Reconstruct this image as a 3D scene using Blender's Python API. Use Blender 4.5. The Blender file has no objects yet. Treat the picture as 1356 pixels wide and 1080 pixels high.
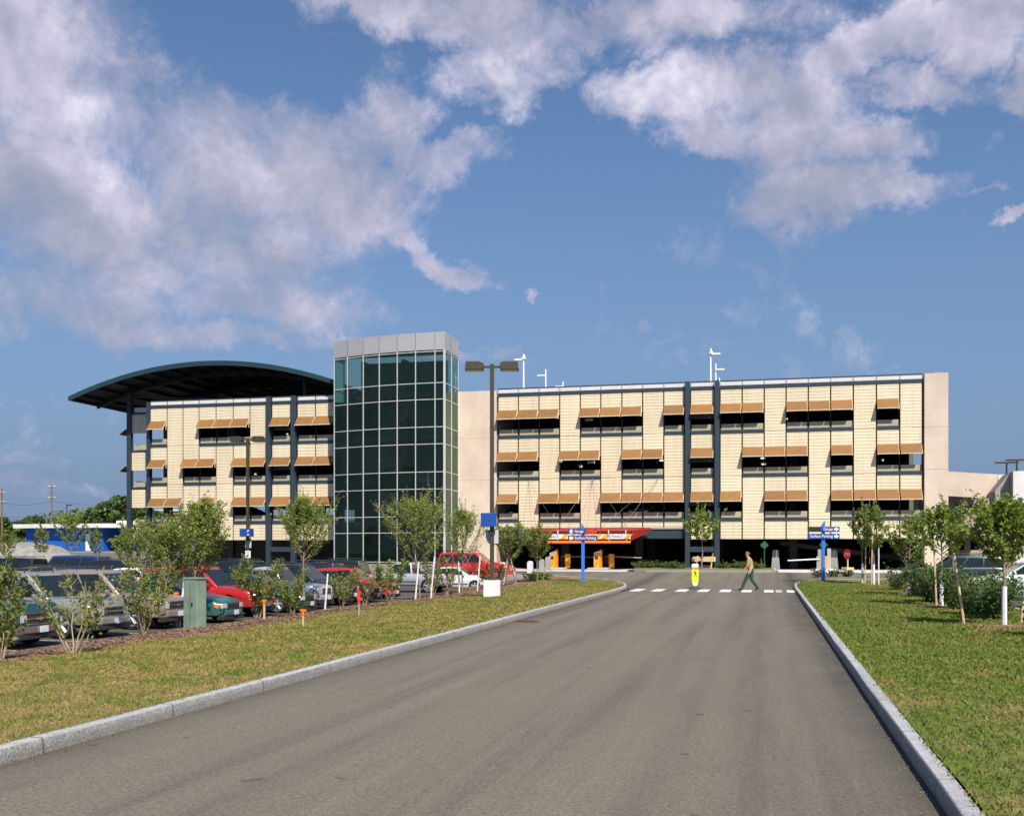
import bpy, bmesh, math, random
import numpy as np
from mathutils import Vector, Matrix
random.seed(7); RNG = np.random.default_rng(11)
SC = bpy.context.scene
COL = SC.collection
R = math.radians

# ------------------------------------------------------------------ camera model (used to survey the site from the photograph)
YAW = R(13.35); CS, SN = math.cos(YAW), math.sin(YAW)
F, CX, HY, CH = 1424.0, 678.0, 728.0, 1.85
def ray(x, y):
    a = (x - CX) / F; b = (HY - y) / F
    return (-SN + a * CS, CS + a * SN, b)
def at(x, y, Y):
    d = ray(x, y); t = Y / d[1]
    return Vector((d[0] * t, Y, CH + d[2] * t))
def PX(x, Y): return at(x, 728, Y).x
def PZ(x, y, Y): return at(x, y, Y).z
def scale_at(x, Y): return F * ray(x, 0)[1] / Y      # pixels per metre

# ------------------------------------------------------------------ terrain
def ss(t):
    t = max(0.0, min(1.0, t)); return t * t * (3 - 2 * t)
def lerp(a, b, t): return a + (b - a) * t
def street(Y): return 0.45 * ss((Y - 52) / 20.0)
def ground_z(X, Y):
    w = max(0.0, min(1.0, (X + 16.35 + 17.0*ss((Y-62)/8.0)) / 9.8))
    z = lerp(-0.55, street(Y), w)
    if Y > 95 and X < -40: z += 2.3 * ss((Y - 95) / 35.0) * ss((-X - 40) / 20.0)
    return z
def verge_l(X, Y):
    if X > -13.2: p = lerp(0.14, -0.15, (-6.57 - X) / 6.63)
    else: p = lerp(-0.15, -0.42, (-13.2 - X) / 3.1)
    w = ss((Y - 46) / 12.0) * ss((X + 19) / 8.0)
    return max(lerp(p, street(Y) + 0.13, w), ground_z(X, Y) + 0.03)
def verge_r(X, Y): return street(Y) + 0.13 + 0.03 * math.sin(X * 0.9) * math.sin(Y * 0.23)
def surf(X, Y):
    if -16.3 < X < -6.5 and Y < 63: return verge_l(X, Y)
    if X > 1.3 and X < 7.2 and Y < 60.5: return verge_r(X, Y)
    return ground_z(X, Y)
def gp(x, y, off=0.0):
    """the point of the terrain seen at pixel x, y of the photograph"""
    d = ray(x, y); t = 4.0
    while t < 400:
        if CH + d[2] * t <= surf(d[0] * t, d[1] * t) + off: break
        t += 0.05
    X, Y = d[0] * t, d[1] * t
    return Vector((X, Y, surf(X, Y)))

# ------------------------------------------------------------------ mesh builder
class MB:
    def __init__(s): s.v = []; s.f = []; s.m = []
    def add(s, vs, fs, m=0):
        o = len(s.v); s.v += [tuple(p) for p in vs]
        s.f += [tuple(i + o for i in f) for f in fs]; s.m += [m] * len(fs); return s
    def box(s, x0, x1, y0, y1, z0, z1, m=0):
        if x0 > x1: x0, x1 = x1, x0
        if y0 > y1: y0, y1 = y1, y0
        if z0 > z1: z0, z1 = z1, z0
        return s.add([(x0,y0,z0),(x1,y0,z0),(x1,y1,z0),(x0,y1,z0),(x0,y0,z1),(x1,y0,z1),(x1,y1,z1),(x0,y1,z1)],
              [(0,3,2,1),(4,5,6,7),(0,1,5,4),(1,2,6,5),(2,3,7,6),(3,0,4,7)], m)
    def prism(s, poly, d0, d1, axis='y', m=0):
        """poly in the plane across the axis: y -> (x,z), x -> (y,z), z -> (x,y)"""
        n = len(poly)
        def P(p, d):
            if axis == 'y': return (p[0], d, p[1])
            if axis == 'x': return (d, p[0], p[1])
            return (p[0], p[1], d)
        vs = [P(p, d0) for p in poly] + [P(p, d1) for p in poly]
        fs = [tuple(range(n)), tuple(range(2*n-1, n-1, -1))] + [(i, i+n, (i+1)%n+n, (i+1)%n) for i in range(n)]
        return s.add(vs, fs, m)
    def tube(s, p0, p1, r0, r1=None, n=8, m=0, caps=True):
        p0, p1 = Vector(p0), Vector(p1); r1 = r0 if r1 is None else r1
        d = (p1 - p0)
        if d.length < 1e-6: return s
        d.normalize(); u = d.orthogonal().normalized(); w = d.cross(u)
        vs = []
        for p, r in ((p0, r0), (p1, r1)):
            for k in range(n):
                a = 2*math.pi*k/n; vs.append(p + (u*math.cos(a) + w*math.sin(a))*r)
        fs = [(k, (k+1)%n, (k+1)%n+n, k+n) for k in range(n)]
        if caps: fs += [tuple(range(n-1,-1,-1)), tuple(range(n, 2*n))]
        return s.add(vs, fs, m)
    def path(s, pts, rs, n=6, m=0):
        for i in range(len(pts)-1): s.tube(pts[i], pts[i+1], rs[i], rs[i+1], n, m, caps=(i==0 or i==len(pts)-2))
        return s
    def lathe(s, prof, c=(0,0,0), axis='z', n=16, m=0):
        """prof: list of (r, h)"""
        c = Vector(c); k = len(prof); vs = []
        for (r, h) in prof:
            for j in range(n):
                a = 2*math.pi*j/n; x, y = r*math.cos(a), r*math.sin(a)
                vs.append(c + (Vector((x,y,h)) if axis=='z' else Vector((x,h,y)) if axis=='y' else Vector((h,x,y))))
        fs = []
        for i in range(k-1):
            for j in range(n): fs.append((i*n+j, i*n+(j+1)%n, (i+1)*n+(j+1)%n, (i+1)*n+j))
        fs += [tuple(range(n-1,-1,-1)), tuple(range((k-1)*n, k*n))]
        return s.add(vs, fs, m)
    def quad(s, a, b, c, d, m=0): return s.add([a,b,c,d], [(0,1,2,3)], m)
    def build(s, name, mats, parent=None, smooth=None, fix=True, bevel=0.0, segs=2):
        me = bpy.data.meshes.new(name)
        me.from_pydata(s.v, [], s.f)
        if not isinstance(mats, (list, tuple)): mats = [mats]
        for m in mats: me.materials.append(m)
        if len(mats) > 1: me.polygons.foreach_set('material_index', s.m)
        if fix or bevel:
            bm = bmesh.new(); bm.from_mesh(me)
            if bevel:
                bmesh.ops.remove_doubles(bm, verts=bm.verts, dist=1e-5)
                es = [e for e in bm.edges if len(e.link_faces)==2 and e.calc_face_angle(0) > 0.5]
                bmesh.ops.bevel(bm, geom=es, offset=bevel, segments=segs, profile=0.5, affect='EDGES', clamp_overlap=True)
            bmesh.ops.recalc_face_normals(bm, faces=bm.faces)
            bm.to_mesh(me); bm.free()
        if smooth is not None:
            me.shade_smooth(); me.set_sharp_from_angle(angle=R(smooth))
        o = bpy.data.objects.new(name, me); COL.objects.link(o)
        if parent is not None: o.parent = parent
        return o

def np_mesh(name, verts, faces, mats, parent=None, idx=None):
    """verts (N,3), faces (M,k) numpy"""
    me = bpy.data.meshes.new(name); N = len(verts); M, k = faces.shape
    me.vertices.add(N); me.vertices.foreach_set('co', np.asarray(verts, dtype=np.float32).ravel())
    me.loops.add(M*k); me.loops.foreach_set('vertex_index', faces.astype(np.int32).ravel())
    me.polygons.add(M); me.polygons.foreach_set('loop_start', np.arange(0, M*k, k, dtype=np.int32))
    if not isinstance(mats, (list, tuple)): mats = [mats]
    for m in mats: me.materials.append(m)
    if idx is not None: me.polygons.foreach_set('material_index', np.asarray(idx, dtype=np.int32))
    me.update(calc_edges=True); me.validate()
    o = bpy.data.objects.new(name, me); COL.objects.link(o)
    if parent is not None: o.parent = parent
    return o

def tag(o, label=None, cat=None, group=None, kind=None):
    if label: o['label'] = label
    if cat: o['category'] = cat
    if group: o['group'] = group
    if kind: o['kind'] = kind
    return o
def thing(name, label, cat, loc=(0,0,0), rz=0.0, group=None):
    o = bpy.data.objects.new(name, None); COL.objects.link(o)
    o.location = loc; o.rotation_euler = (0,0,rz); o.empty_display_size = 0.3
    return tag(o, label, cat, group)
def copy_tree(o, parent=None):
    c = o.copy(); COL.objects.link(c)
    if parent is not None: c.parent = parent
    for ch in list(o.children): copy_tree(ch, c)
    return c

# ------------------------------------------------------------------ materials
def new_mat(name):
    m = bpy.data.materials.new(name); m.use_nodes = True
    nt = m.node_tree; b = nt.nodes['Principled BSDF']; return m, nt, b
def rgba(c): return (c[0], c[1], c[2], 1.0)
def noise(nt, scale, detail=4, rough=0.6, coord='pos', vec=None, stretch=None):
    n = nt.nodes.new('ShaderNodeTexNoise'); n.inputs['Scale'].default_value = scale
    n.inputs['Detail'].default_value = detail; n.inputs['Roughness'].default_value = rough
    if vec is None:
        if coord == 'pos': g = nt.nodes.new('ShaderNodeNewGeometry'); vec = g.outputs['Position']
        else: g = nt.nodes.new('ShaderNodeTexCoord'); vec = g.outputs['Object']
    if stretch:
        mp = nt.nodes.new('ShaderNodeMapping'); mp.inputs['Scale'].default_value = stretch
        nt.links.new(vec, mp.inputs['Vector']); vec = mp.outputs['Vector']
    nt.links.new(vec, n.inputs['Vector']); return n.outputs['Fac']
def ramp(nt, fac, stops):
    r = nt.nodes.new('ShaderNodeValToRGB'); e = r.color_ramp.elements
    while len(e) > 1: e.remove(e[-1])
    for i, (p, c) in enumerate(stops):
        x = e[0] if i == 0 else e.new(p)
        x.position = p; x.color = rgba(c) if hasattr(c, '__len__') else (c, c, c, 1)
    nt.links.new(fac, r.inputs['Fac']); return r.outputs['Color']
def mixc(nt, fac, a, b, mode='MIX'):
    n = nt.nodes.new('ShaderNodeMix'); n.data_type = 'RGBA'; n.blend_type = mode
    for s, v in ((n.inputs[0], fac), (n.inputs[6], a), (n.inputs[7], b)):
        if hasattr(v, 'is_output') or isinstance(v, bpy.types.NodeSocket): nt.links.new(v, s)
        elif hasattr(v, '__len__'): s.default_value = rgba(v)
        else: s.default_value = v
    return n.outputs[2]
def math_(nt, op, a, b=None, c=None, clamp=False):
    n = nt.nodes.new('ShaderNodeMath'); n.operation = op; n.use_clamp = clamp
    for i, v in enumerate((a, b, c)):
        if v is None: continue
        if isinstance(v, bpy.types.NodeSocket): nt.links.new(v, n.inputs[i])
        else: n.inputs[i].default_value = v
    return n.outputs[0]
def bump(nt, b, h, strength=0.3, dist=0.01):
    n = nt.nodes.new('ShaderNodeBump'); n.inputs['Strength'].default_value = strength
    n.inputs['Distance'].default_value = dist
    nt.links.new(h, n.inputs['Height']); nt.links.new(n.outputs['Normal'], b.inputs['Normal'])
_M = {}
def M(name, col=(0.5,0.5,0.5), rough=0.6, metal=0.0, var=0.12, vs=2.0, bs=0.0, bscale=40.0, coat=0.0, coord='obj', spec=0.5, stretch=None):
    """a plain surface with a little procedural unevenness of tone and relief"""
    if name in _M: return _M[name]
    m, nt, b = new_mat(name)
    f = noise(nt, vs, 5, 0.6, coord, stretch=stretch)
    lo = tuple(c*(1-var) for c in col); hi = tuple(min(1, c*(1+var)) for c in col)
    nt.links.new(ramp(nt, f, [(0.3, lo), (0.7, hi)]), b.inputs['Base Color'])
    b.inputs['Roughness'].default_value = rough; b.inputs['Metallic'].default_value = metal
    b.inputs['Coat Weight'].default_value = coat; b.inputs['Specular IOR Level'].default_value = spec
    if bs: bump(nt, b, noise(nt, bscale, 3, 0.6, coord), bs, 0.01)
    _M[name] = m; return m

def m_asphalt():
    m, nt, b = new_mat('asphalt')
    fine = math_(nt, 'ADD', math_(nt, 'MULTIPLY', noise(nt, 70, 4, 0.8), .55), math_(nt, 'MULTIPLY', noise(nt, 24, 4, 0.8), .45)); mid = noise(nt, 5, 4, 0.6); big = noise(nt, 0.35, 4, 0.55, stretch=(1.6,0.35,1))
    tracks = noise(nt, 1.5, 5, 0.65, stretch=(1.0, 0.03, 1))
    c = ramp(nt, fine, [(0.40, (0.055,0.048,0.038)), (0.5, (0.147,0.130,0.105)), (0.63, (0.31,0.28,0.23))])
    c = mixc(nt, 0.3, c, ramp(nt, mid, [(0.3, (0.145,0.127,0.102)), (0.7, (0.197,0.174,0.141))]))
    c = mixc(nt, 1.0, c, ramp(nt, big, [(0.3, (0.94,0.945,0.95)), (0.7, (1.05,1.04,1.02))]), 'MULTIPLY')
    c = mixc(nt, 1.0, c, ramp(nt, tracks, [(0.32, (0.74,0.74,0.75)), (0.5, (1.0,1.0,1.0)), (0.70, (1.14,1.12,1.10))]), 'MULTIPLY')
    g = nt.nodes.new('ShaderNodeNewGeometry'); sx = nt.nodes.new('ShaderNodeSeparateXYZ'); nt.links.new(g.outputs['Position'], sx.inputs[0])
    X, Y = sx.outputs[0], sx.outputs[1]
    wob = math_(nt, 'MULTIPLY', math_(nt, 'SUBTRACT', noise(nt, 0.5, 4, 0.6), 0.5), 1.6)
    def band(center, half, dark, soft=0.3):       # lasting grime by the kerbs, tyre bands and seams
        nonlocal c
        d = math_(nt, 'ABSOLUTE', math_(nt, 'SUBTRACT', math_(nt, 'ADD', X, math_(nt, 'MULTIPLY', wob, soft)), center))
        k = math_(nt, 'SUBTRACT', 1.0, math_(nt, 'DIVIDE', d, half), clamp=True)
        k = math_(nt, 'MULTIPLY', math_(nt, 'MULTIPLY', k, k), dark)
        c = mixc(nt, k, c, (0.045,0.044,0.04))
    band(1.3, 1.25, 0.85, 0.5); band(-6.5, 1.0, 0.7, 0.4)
    band(-0.2, 1.2, 0.16, 1.0)
    band(-2.35, 0.05, 0.12, 0.10); band(-3.9, 0.4, 0.16, 0.4); band(-0.9, 0.4, 0.14, 0.4)
    lot_ = math_(nt, 'ADD', math_(nt, 'LESS_THAN', X, -16.45), math_(nt, 'GREATER_THAN', X, 7.25), clamp=True)   # newer, blacker paving in the car parks
    lot_ = math_(nt, 'MULTIPLY', lot_, math_(nt, 'LESS_THAN', Y, 67.5))
    c = mixc(nt, math_(nt, 'MULTIPLY', lot_, 0.72), c, (0.05,0.05,0.05))
    sp_ = noise(nt, 3.1, 2, 0.5, stretch=(1,.8,1)); c = mixc(nt, ramp(nt, sp_, [(0.70, 0.0), (0.74, 0.5)]), c, (0.04,0.037,0.03))
    sp2 = noise(nt, 7.3, 2, 0.4); c = mixc(nt, ramp(nt, sp2, [(0.235, 0.55), (0.26, 0.0)]), c, (0.035,0.033,0.028))
    # the cross joint where old paving meets new
    d = math_(nt, 'ABSOLUTE', math_(nt, 'SUBTRACT', math_(nt, 'ADD', Y, math_(nt,'MULTIPLY', wob, .1)), 27.4))
    k = math_(nt, 'MULTIPLY', math_(nt, 'SUBTRACT', 1.0, math_(nt, 'DIVIDE', d, 0.09), clamp=True), 0.5)
    c = mixc(nt, k, c, (0.05,0.048,0.042))
    nt.links.new(c, b.inputs['Base Color']); b.inputs['Roughness'].default_value = 0.88
    b.inputs['Specular IOR Level'].default_value = 0.25
    bump(nt, b, fine, 0.5, 0.012); return m
def m_grass(leaf=False):
    m, nt, b = new_mat('grass blades' if leaf else 'lawn soil')
    big = noise(nt, 0.30, 4, 0.6); mid = noise(nt, 1.7, 6, 0.72); fine = noise(nt, 14, 5, 0.7)
    if leaf:
        green = ramp(nt, fine, [(0.3, (0.075,0.125,0.018)), (0.6, (0.165,0.215,0.034)), (0.8, (0.27,0.28,0.062))])
        straw = ramp(nt, fine, [(0.3, (0.22,0.17,0.055)), (0.7, (0.41,0.31,0.12))])
    else:
        green = ramp(nt, fine, [(0.3, (0.075,0.115,0.022)), (0.7, (0.17,0.19,0.045))])
        straw = ramp(nt, fine, [(0.3, (0.19,0.14,0.062)), (0.7, (0.31,0.24,0.11))])
    g = nt.nodes.new('ShaderNodeNewGeometry'); sx = nt.nodes.new('ShaderNodeSeparateXYZ'); nt.links.new(g.outputs['Position'], sx.inputs[0])
    side = math_(nt, 'MULTIPLY', math_(nt, 'GREATER_THAN', sx.outputs[0], 1.0), 0.075)
    k = math_(nt, 'ADD', math_(nt, 'MULTIPLY', mid, 0.7), math_(nt, 'MULTIPLY', big, 0.3))
    k = math_(nt, 'ADD', k, side)
    f = ramp(nt, k, [(0.455, 0.0), (0.51, 0.5), (0.585, 1.0)])
    c = mixc(nt, f, straw, green)
    nt.links.new(c, b.inputs['Base Color']); b.inputs['Roughness'].default_value = 0.7
    b.inputs['Specular IOR Level'].default_value = 0.15
    if not leaf: bump(nt, b, fine, 0.8, 0.04)
    return m
def m_mulch():
    m, nt, b = new_mat('bark mulch')
    v = nt.nodes.new('ShaderNodeTexVoronoi'); v.inputs['Scale'].default_value = 22
    g = nt.nodes.new('ShaderNodeNewGeometry'); nt.links.new(g.outputs['Position'], v.inputs['Vector'])
    f = noise(nt, 30, 5, 0.7)
    c = mixc(nt, 0.3, ramp(nt, f, [(0.3, (0.085,0.05,0.035)), (0.7, (0.36,0.175,0.085))]), v.outputs['Color'])
    c = mixc(nt, 0.82, c, ramp(nt, noise(nt, 1.2, 5, .7), [(0.3, (0.10,0.06,0.043)), (0.7, (0.35,0.18,0.095))]))
    nt.links.new(c, b.inputs['Base Color']); b.inputs['Roughness'].default_value = 0.95
    bump(nt, b, f, 0.9, 0.04); return m
def m_leaf(name, a, bcol, c3, trans=0.42, sc=2.2):
    m, nt, b = new_mat(name)
    f = noise(nt, sc, 3, 0.6, 'obj'); g = noise(nt, 23, 2, 0.6, 'obj')
    k = math_(nt, 'ADD', math_(nt, 'MULTIPLY', f, 0.5), math_(nt, 'MULTIPLY', g, 0.5))
    c = ramp(nt, k, [(0.34, a), (0.5, bcol), (0.64, c3)])
    nt.links.new(c, b.inputs['Base Color']); b.inputs['Roughness'].default_value = 0.5
    b.inputs['Specular IOR Level'].default_value = 0.35
    t = nt.nodes.new('ShaderNodeBsdfTranslucent'); nt.links.new(mixc(nt, 0.6, c, (bcol[0]*1.5, bcol[1]*1.6, bcol[2])), t.inputs['Color'])
    mx = nt.nodes.new('ShaderNodeMixShader'); mx.inputs[0].default_value = trans
    nt.links.new(b.outputs[0], mx.inputs[1]); nt.links.new(t.outputs[0], mx.inputs[2])
    nt.links.new(mx.outputs[0], nt.nodes['Material Output'].inputs['Surface']); return m
def m_granite():
    m, nt, b = new_mat('granite kerb')
    f = noise(nt, 45, 5, 0.8); g = noise(nt, 6, 4, 0.6)
    c = ramp(nt, f, [(0.35, (0.13,0.13,0.125)), (0.5, (0.27,0.265,0.255)), (0.65, (0.43,0.42,0.41))])
    gn = nt.nodes.new('ShaderNodeNewGeometry'); sn = nt.nodes.new('ShaderNodeSeparateXYZ'); nt.links.new(gn.outputs['True Normal'], sn.inputs[0])
    c = mixc(nt, ramp(nt, sn.outputs[2], [(0.6, 0.0), (0.8, 1.0)]), c, ramp(nt, f, [(0.35, (0.33,0.33,0.345)), (0.65, (0.50,0.495,0.515))]))   # sawn top over split face, with the sunlit top's contrast painted in
    c = mixc(nt, 1.0, c, ramp(nt, g, [(0.3, (0.82,0.81,0.80)), (0.7, (1.08,1.08,1.08))]), 'MULTIPLY')
    ge = nt.nodes.new('ShaderNodeNewGeometry'); sx = nt.nodes.new('ShaderNodeSeparateXYZ'); nt.links.new(ge.outputs['Position'], sx.inputs[0])
    low = math_(nt, 'SUBTRACT', 1.0, math_(nt, 'DIVIDE', sx.outputs[2], 0.05), clamp=True)
    low = math_(nt, 'MULTIPLY', low, ramp(nt, noise(nt, 9, 4, .7), [(0.42, 0.0), (0.62, 0.8)]))
    c = mixc(nt, low, c, (0.25,0.17,0.075))
    sy = math_(nt, 'ABSOLUTE', math_(nt, 'SUBTRACT', math_(nt, 'FRACT', math_(nt, 'DIVIDE', math_(nt, 'SUBTRACT', sx.outputs[1], 0.86), 2.2)), 0.5))
    jt = math_(nt, 'LESS_THAN', sy, 0.006)
    c = mixc(nt, math_(nt, 'MULTIPLY', jt, 0.85), c, (0.1,0.09,0.08))
    nt.links.new(c, b.inputs['Base Color']); b.inputs['Roughness'].default_value = 0.8
    bump(nt, b, noise(nt, 22, 5, .75), 0.7, 0.02); return m
def m_cladding():
    m, nt, b = new_mat('cream ribbed cladding')
    g = nt.nodes.new('ShaderNodeNewGeometry'); sx = nt.nodes.new('ShaderNodeSeparateXYZ'); nt.links.new(g.outputs['Position'], sx.inputs[0])
    w = noise(nt, 0.9, 3, 0.5, stretch=(0.5, 1, 2.0)); big = noise(nt, 0.25, 3, .5)
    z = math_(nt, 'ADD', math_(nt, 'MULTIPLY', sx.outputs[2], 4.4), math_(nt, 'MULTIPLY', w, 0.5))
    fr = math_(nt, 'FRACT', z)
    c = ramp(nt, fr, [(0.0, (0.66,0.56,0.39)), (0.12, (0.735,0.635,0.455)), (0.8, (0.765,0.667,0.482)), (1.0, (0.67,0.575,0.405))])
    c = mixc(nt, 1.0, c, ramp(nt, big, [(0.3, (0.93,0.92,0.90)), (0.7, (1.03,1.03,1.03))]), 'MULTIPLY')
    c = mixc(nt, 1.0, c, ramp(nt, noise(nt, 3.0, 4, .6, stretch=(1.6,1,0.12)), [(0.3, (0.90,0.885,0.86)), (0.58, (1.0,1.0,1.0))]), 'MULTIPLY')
    oi = nt.nodes.new('ShaderNodeObjectInfo'); c = mixc(nt, 1.0, c, ramp(nt, oi.outputs['Random'], [(0.0, (0.925,0.92,0.905)), (1.0, (1.0,1.0,0.99))]), 'MULTIPLY')
    nt.links.new(c, b.inputs['Base Color']); b.inputs['Roughness'].default_value = 0.5
    bump(nt, b, ramp(nt, fr, [(0.0, 0.0), (0.1, 1.0), (0.85, 0.9), (1.0, 0.0)]), 0.7, 0.03); return m
def m_concrete(name, col, s=0.6):
    m, nt, b = new_mat(name)
    a = noise(nt, s, 5, 0.65); f = noise(nt, 18, 4, 0.7); st = noise(nt, 1.2, 4, .6, stretch=(1,1,0.12))
    c = ramp(nt, a, [(0.3, tuple(x*0.88 for x in col)), (0.7, tuple(min(1,x*1.08) for x in col))])
    c = mixc(nt, 1.0, c, ramp(nt, f, [(0.3, (0.92,)*3), (0.7, (1.05,)*3)]), 'MULTIPLY')
    c = mixc(nt, 1.0, c, ramp(nt, st, [(0.3, (0.92,0.91,0.9)), (0.6, (1.0,)*3)]), 'MULTIPLY')
    nt.links.new(c, b.inputs['Base Color']); b.inputs['Roughness'].default_value = 0.85
    bump(nt, b, f, 0.25, 0.01); return m
def m_glass(name, tint, refl=1.0, rough=0.0):
    m, nt, b = new_mat(name)
    t = nt.nodes.new('ShaderNodeBsdfTransparent'); t.inputs['Color'].default_value = rgba(tint)
    g = nt.nodes.new('ShaderNodeBsdfGlossy'); g.inputs['Roughness'].default_value = rough; g.inputs['Color'].default_value = (0.62,0.85,0.70,1)
    bn = nt.nodes.new('ShaderNodeBump'); bn.inputs['Strength'].default_value = 0.05; bn.inputs['Distance'].default_value = 0.02
    nt.links.new(noise(nt, 0.7, 2, .5), bn.inputs['Height']); nt.links.new(bn.outputs[0], g.inputs['Normal'])
    df = nt.nodes.new('ShaderNodeBsdfDiffuse'); nt.links.new(ramp(nt, noise(nt, 0.45, 3, .6), [(.35, (.018,.038,.026)), (.65, (.045,.075,.05))]), df.inputs['Color'])
    m0 = nt.nodes.new('ShaderNodeMixShader'); m0.inputs[0].default_value = 0.13; nt.links.new(t.outputs[0], m0.inputs[1]); nt.links.new(df.outputs[0], m0.inputs[2])
    fr = nt.nodes.new('ShaderNodeFresnel'); fr.inputs['IOR'].default_value = 1.5
    k = math_(nt, 'MULTIPLY', fr.outputs[0], refl, clamp=True)
    mx = nt.nodes.new('ShaderNodeMixShader'); nt.links.new(k, mx.inputs[0]); nt.links.new(m0.outputs[0], mx.inputs[1]); nt.links.new(g.outputs[0], mx.inputs[2])
    nt.links.new(mx.outputs[0], nt.nodes['Material Output'].inputs['Surface']); return m
def m_paint(name, col, metallic=0.0):
    if name in _M: return _M[name]
    m, nt, b = new_mat(name)
    f = noise(nt, 1.5, 3, .5, 'obj'); dirt = noise(nt, 4, 5, .7, 'obj')
    c = ramp(nt, f, [(0.3, tuple(x*0.94 for x in col)), (0.7, tuple(min(1, x*1.04) for x in col))])
    tc = nt.nodes.new('ShaderNodeTexCoord'); sx = nt.nodes.new('ShaderNodeSeparateXYZ'); nt.links.new(tc.outputs['Object'], sx.inputs[0])
    low = math_(nt, 'MULTIPLY', math_(nt, 'SUBTRACT', 1.0, math_(nt, 'DIVIDE', sx.outputs[2], 0.75), clamp=True), ramp(nt, dirt, [(0.35, 0.15), (0.65, 0.75)]))
    c = mixc(nt, low, c, (0.16,0.14,0.115))
    nt.links.new(c, b.inputs['Base Color']); b.inputs['Metallic'].default_value = metallic
    b.inputs['Roughness'].default_value = 0.32 if metallic else 0.38
    b.inputs['Coat Weight'].default_value = 0.8; b.inputs['Coat Roughness'].default_value = 0.06
    _M[name] = m; return m
def m_emit(name, col, s):
    if name in _M: return _M[name]
    m, nt, b = new_mat(name); b.inputs['Base Color'].default_value = rgba(col)
    b.inputs['Emission Color'].default_value = rgba(col); b.inputs['Emission Strength'].default_value = s
    _M[name] = m; return m

ASPH = m_asphalt(); LAWN = m_grass(); BLADE = m_grass(True); MULCH = m_mulch(); GRAN = m_granite()
CLAD = m_cladding()
CONC = m_concrete('pinkish precast concrete', (0.66,0.54,0.44)); CONC2 = m_concrete('grey concrete', (0.33,0.32,0.30))
CONCW = m_concrete('white precast concrete', (0.72,0.70,0.70)); PALE = m_concrete('pale concrete paving', (0.52,0.48,0.45))
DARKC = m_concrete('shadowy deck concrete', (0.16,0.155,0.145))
STEEL = M('dark blue grey steel', (0.028,0.046,0.062), 0.45, 0.0, 0.15, 3.0)
AWN = M('tan awning mesh', (0.245,0.114,0.029), 0.7, 0, 0.10, 3.0, 0.2, 60)
_nt = AWN.node_tree; _b = _nt.nodes['Principled BSDF']; _l = _b.inputs['Base Color'].links[0].from_socket; _oi = _nt.nodes.new('ShaderNodeObjectInfo')
_nt.links.new(mixc(_nt, 1.0, _l, ramp(_nt, _oi.outputs['Random'], [(0.0, (0.84,0.85,0.88)), (1.0, (1.08,1.06,1.05))]), 'MULTIPLY'), _b.inputs['Base Color'])
GUARD = M('grey tan guard panel', (0.40,0.345,0.235), 0.5, 0, 0.12, 2.0)
WHITE = M('white paint', (0.78,0.77,0.76), 0.5, 0, 0.05, 6.0)
PARA = M('pale parapet panel', (0.66,0.62,0.60), 0.4, 0, 0.06, 1.5)
ALU = M('silver aluminium fascia', (0.50,0.48,0.475), 0.38, 0.3, 0.06, 0.8)
MULL = M('pale mullion aluminium', (0.62,0.62,0.60), 0.4, 0.2, 0.05, 2.0)
BRONZE = M('bronze lamp paint', (0.062,0.055,0.032), 0.45, 0.2, 0.15, 3.0)
BLUE = M('blue sign enamel', (0.012,0.065,0.30), 0.4, 0, 0.08, 2.0)
BLUEP = M('bright blue post paint', (0.035,0.17,0.62), 0.35, 0, 0.08, 2.0)
RED = M('red steel paint', (0.33,0.013,0.015), 0.4, 0, 0.12, 3.0)
ORANGE = M('orange paint', (0.85,0.22,0.015), 0.45, 0, 0.08, 3.0)
YORANGE = M('yellow orange enamel', (0.85,0.36,0.02), 0.4, 0, 0.10, 6.0)
BLACK = M('black rubber', (0.02,0.02,0.02), 0.8, 0, 0.2, 6.0)
DARK = M('dark plastic', (0.03,0.03,0.032), 0.55, 0, 0.2, 4.0)
CHROME = M('chrome trim', (0.62,0.62,0.63), 0.15, 1.0, 0.05, 3.0)
RIM = M('alloy rim', (0.42,0.42,0.43), 0.42, 0.6, 0.08, 3.0)
CARGLASS = M('dark car glass', (0.012,0.018,0.018), 0.06, 0.0, 0.1, 1.0, coat=0.15, spec=0.45)
LAMPG = M('headlamp glass', (0.62,0.64,0.66), 0.08, 0.3, 0.2, 20.0, coat=1.0)
AMBER = M('amber lens', (0.75,0.17,0.02), 0.2, 0, 0.1, 8.0, coat=1.0)
TAIL = M('red lens', (0.42,0.01,0.01), 0.2, 0, 0.1, 8.0, coat=1.0)
PLATE = M('white number plate', (0.66,0.66,0.70), 0.4, 0, 0.15, 30.0)
BARK = M('young bark', (0.23,0.175,0.12), 0.9, 0, 0.3, 12.0, 0.5, 30)
STEM = M('shrub stems', (0.33,0.26,0.16), 0.9, 0, 0.3, 12.0, 0.4, 30)
STAKE = M('pale wooden stake', (0.58,0.44,0.25), 0.85, 0, 0.2, 8.0, stretch=(1,1,0.2))
WRAP = M('white trunk wrap', (0.72,0.72,0.76), 0.7, 0, 0.15, 15.0)
OLDWOOD = M('weathered pole wood', (0.20,0.115,0.068), 0.9, 0, 0.25, 4.0, stretch=(1,1,0.1))
PLY = M('raw plywood', (0.60,0.44,0.24), 0.8, 0, 0.12, 5.0)
GBOX = M('pale green enamel', (0.20,0.265,0.205), 0.6, 0, 0.22, 3.0)
LEAF_A = m_leaf('bright young leaves', (0.11,0.165,0.024), (0.23,0.30,0.05), (0.40,0.46,0.11))
LEAF_B = m_leaf('olive shrub leaves', (0.10,0.14,0.028), (0.20,0.245,0.055), (0.35,0.38,0.11))
LEAF_C = m_leaf('deep green shrub leaves', (0.04,0.08,0.022), (0.075,0.135,0.036), (0.14,0.21,0.06))
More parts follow.
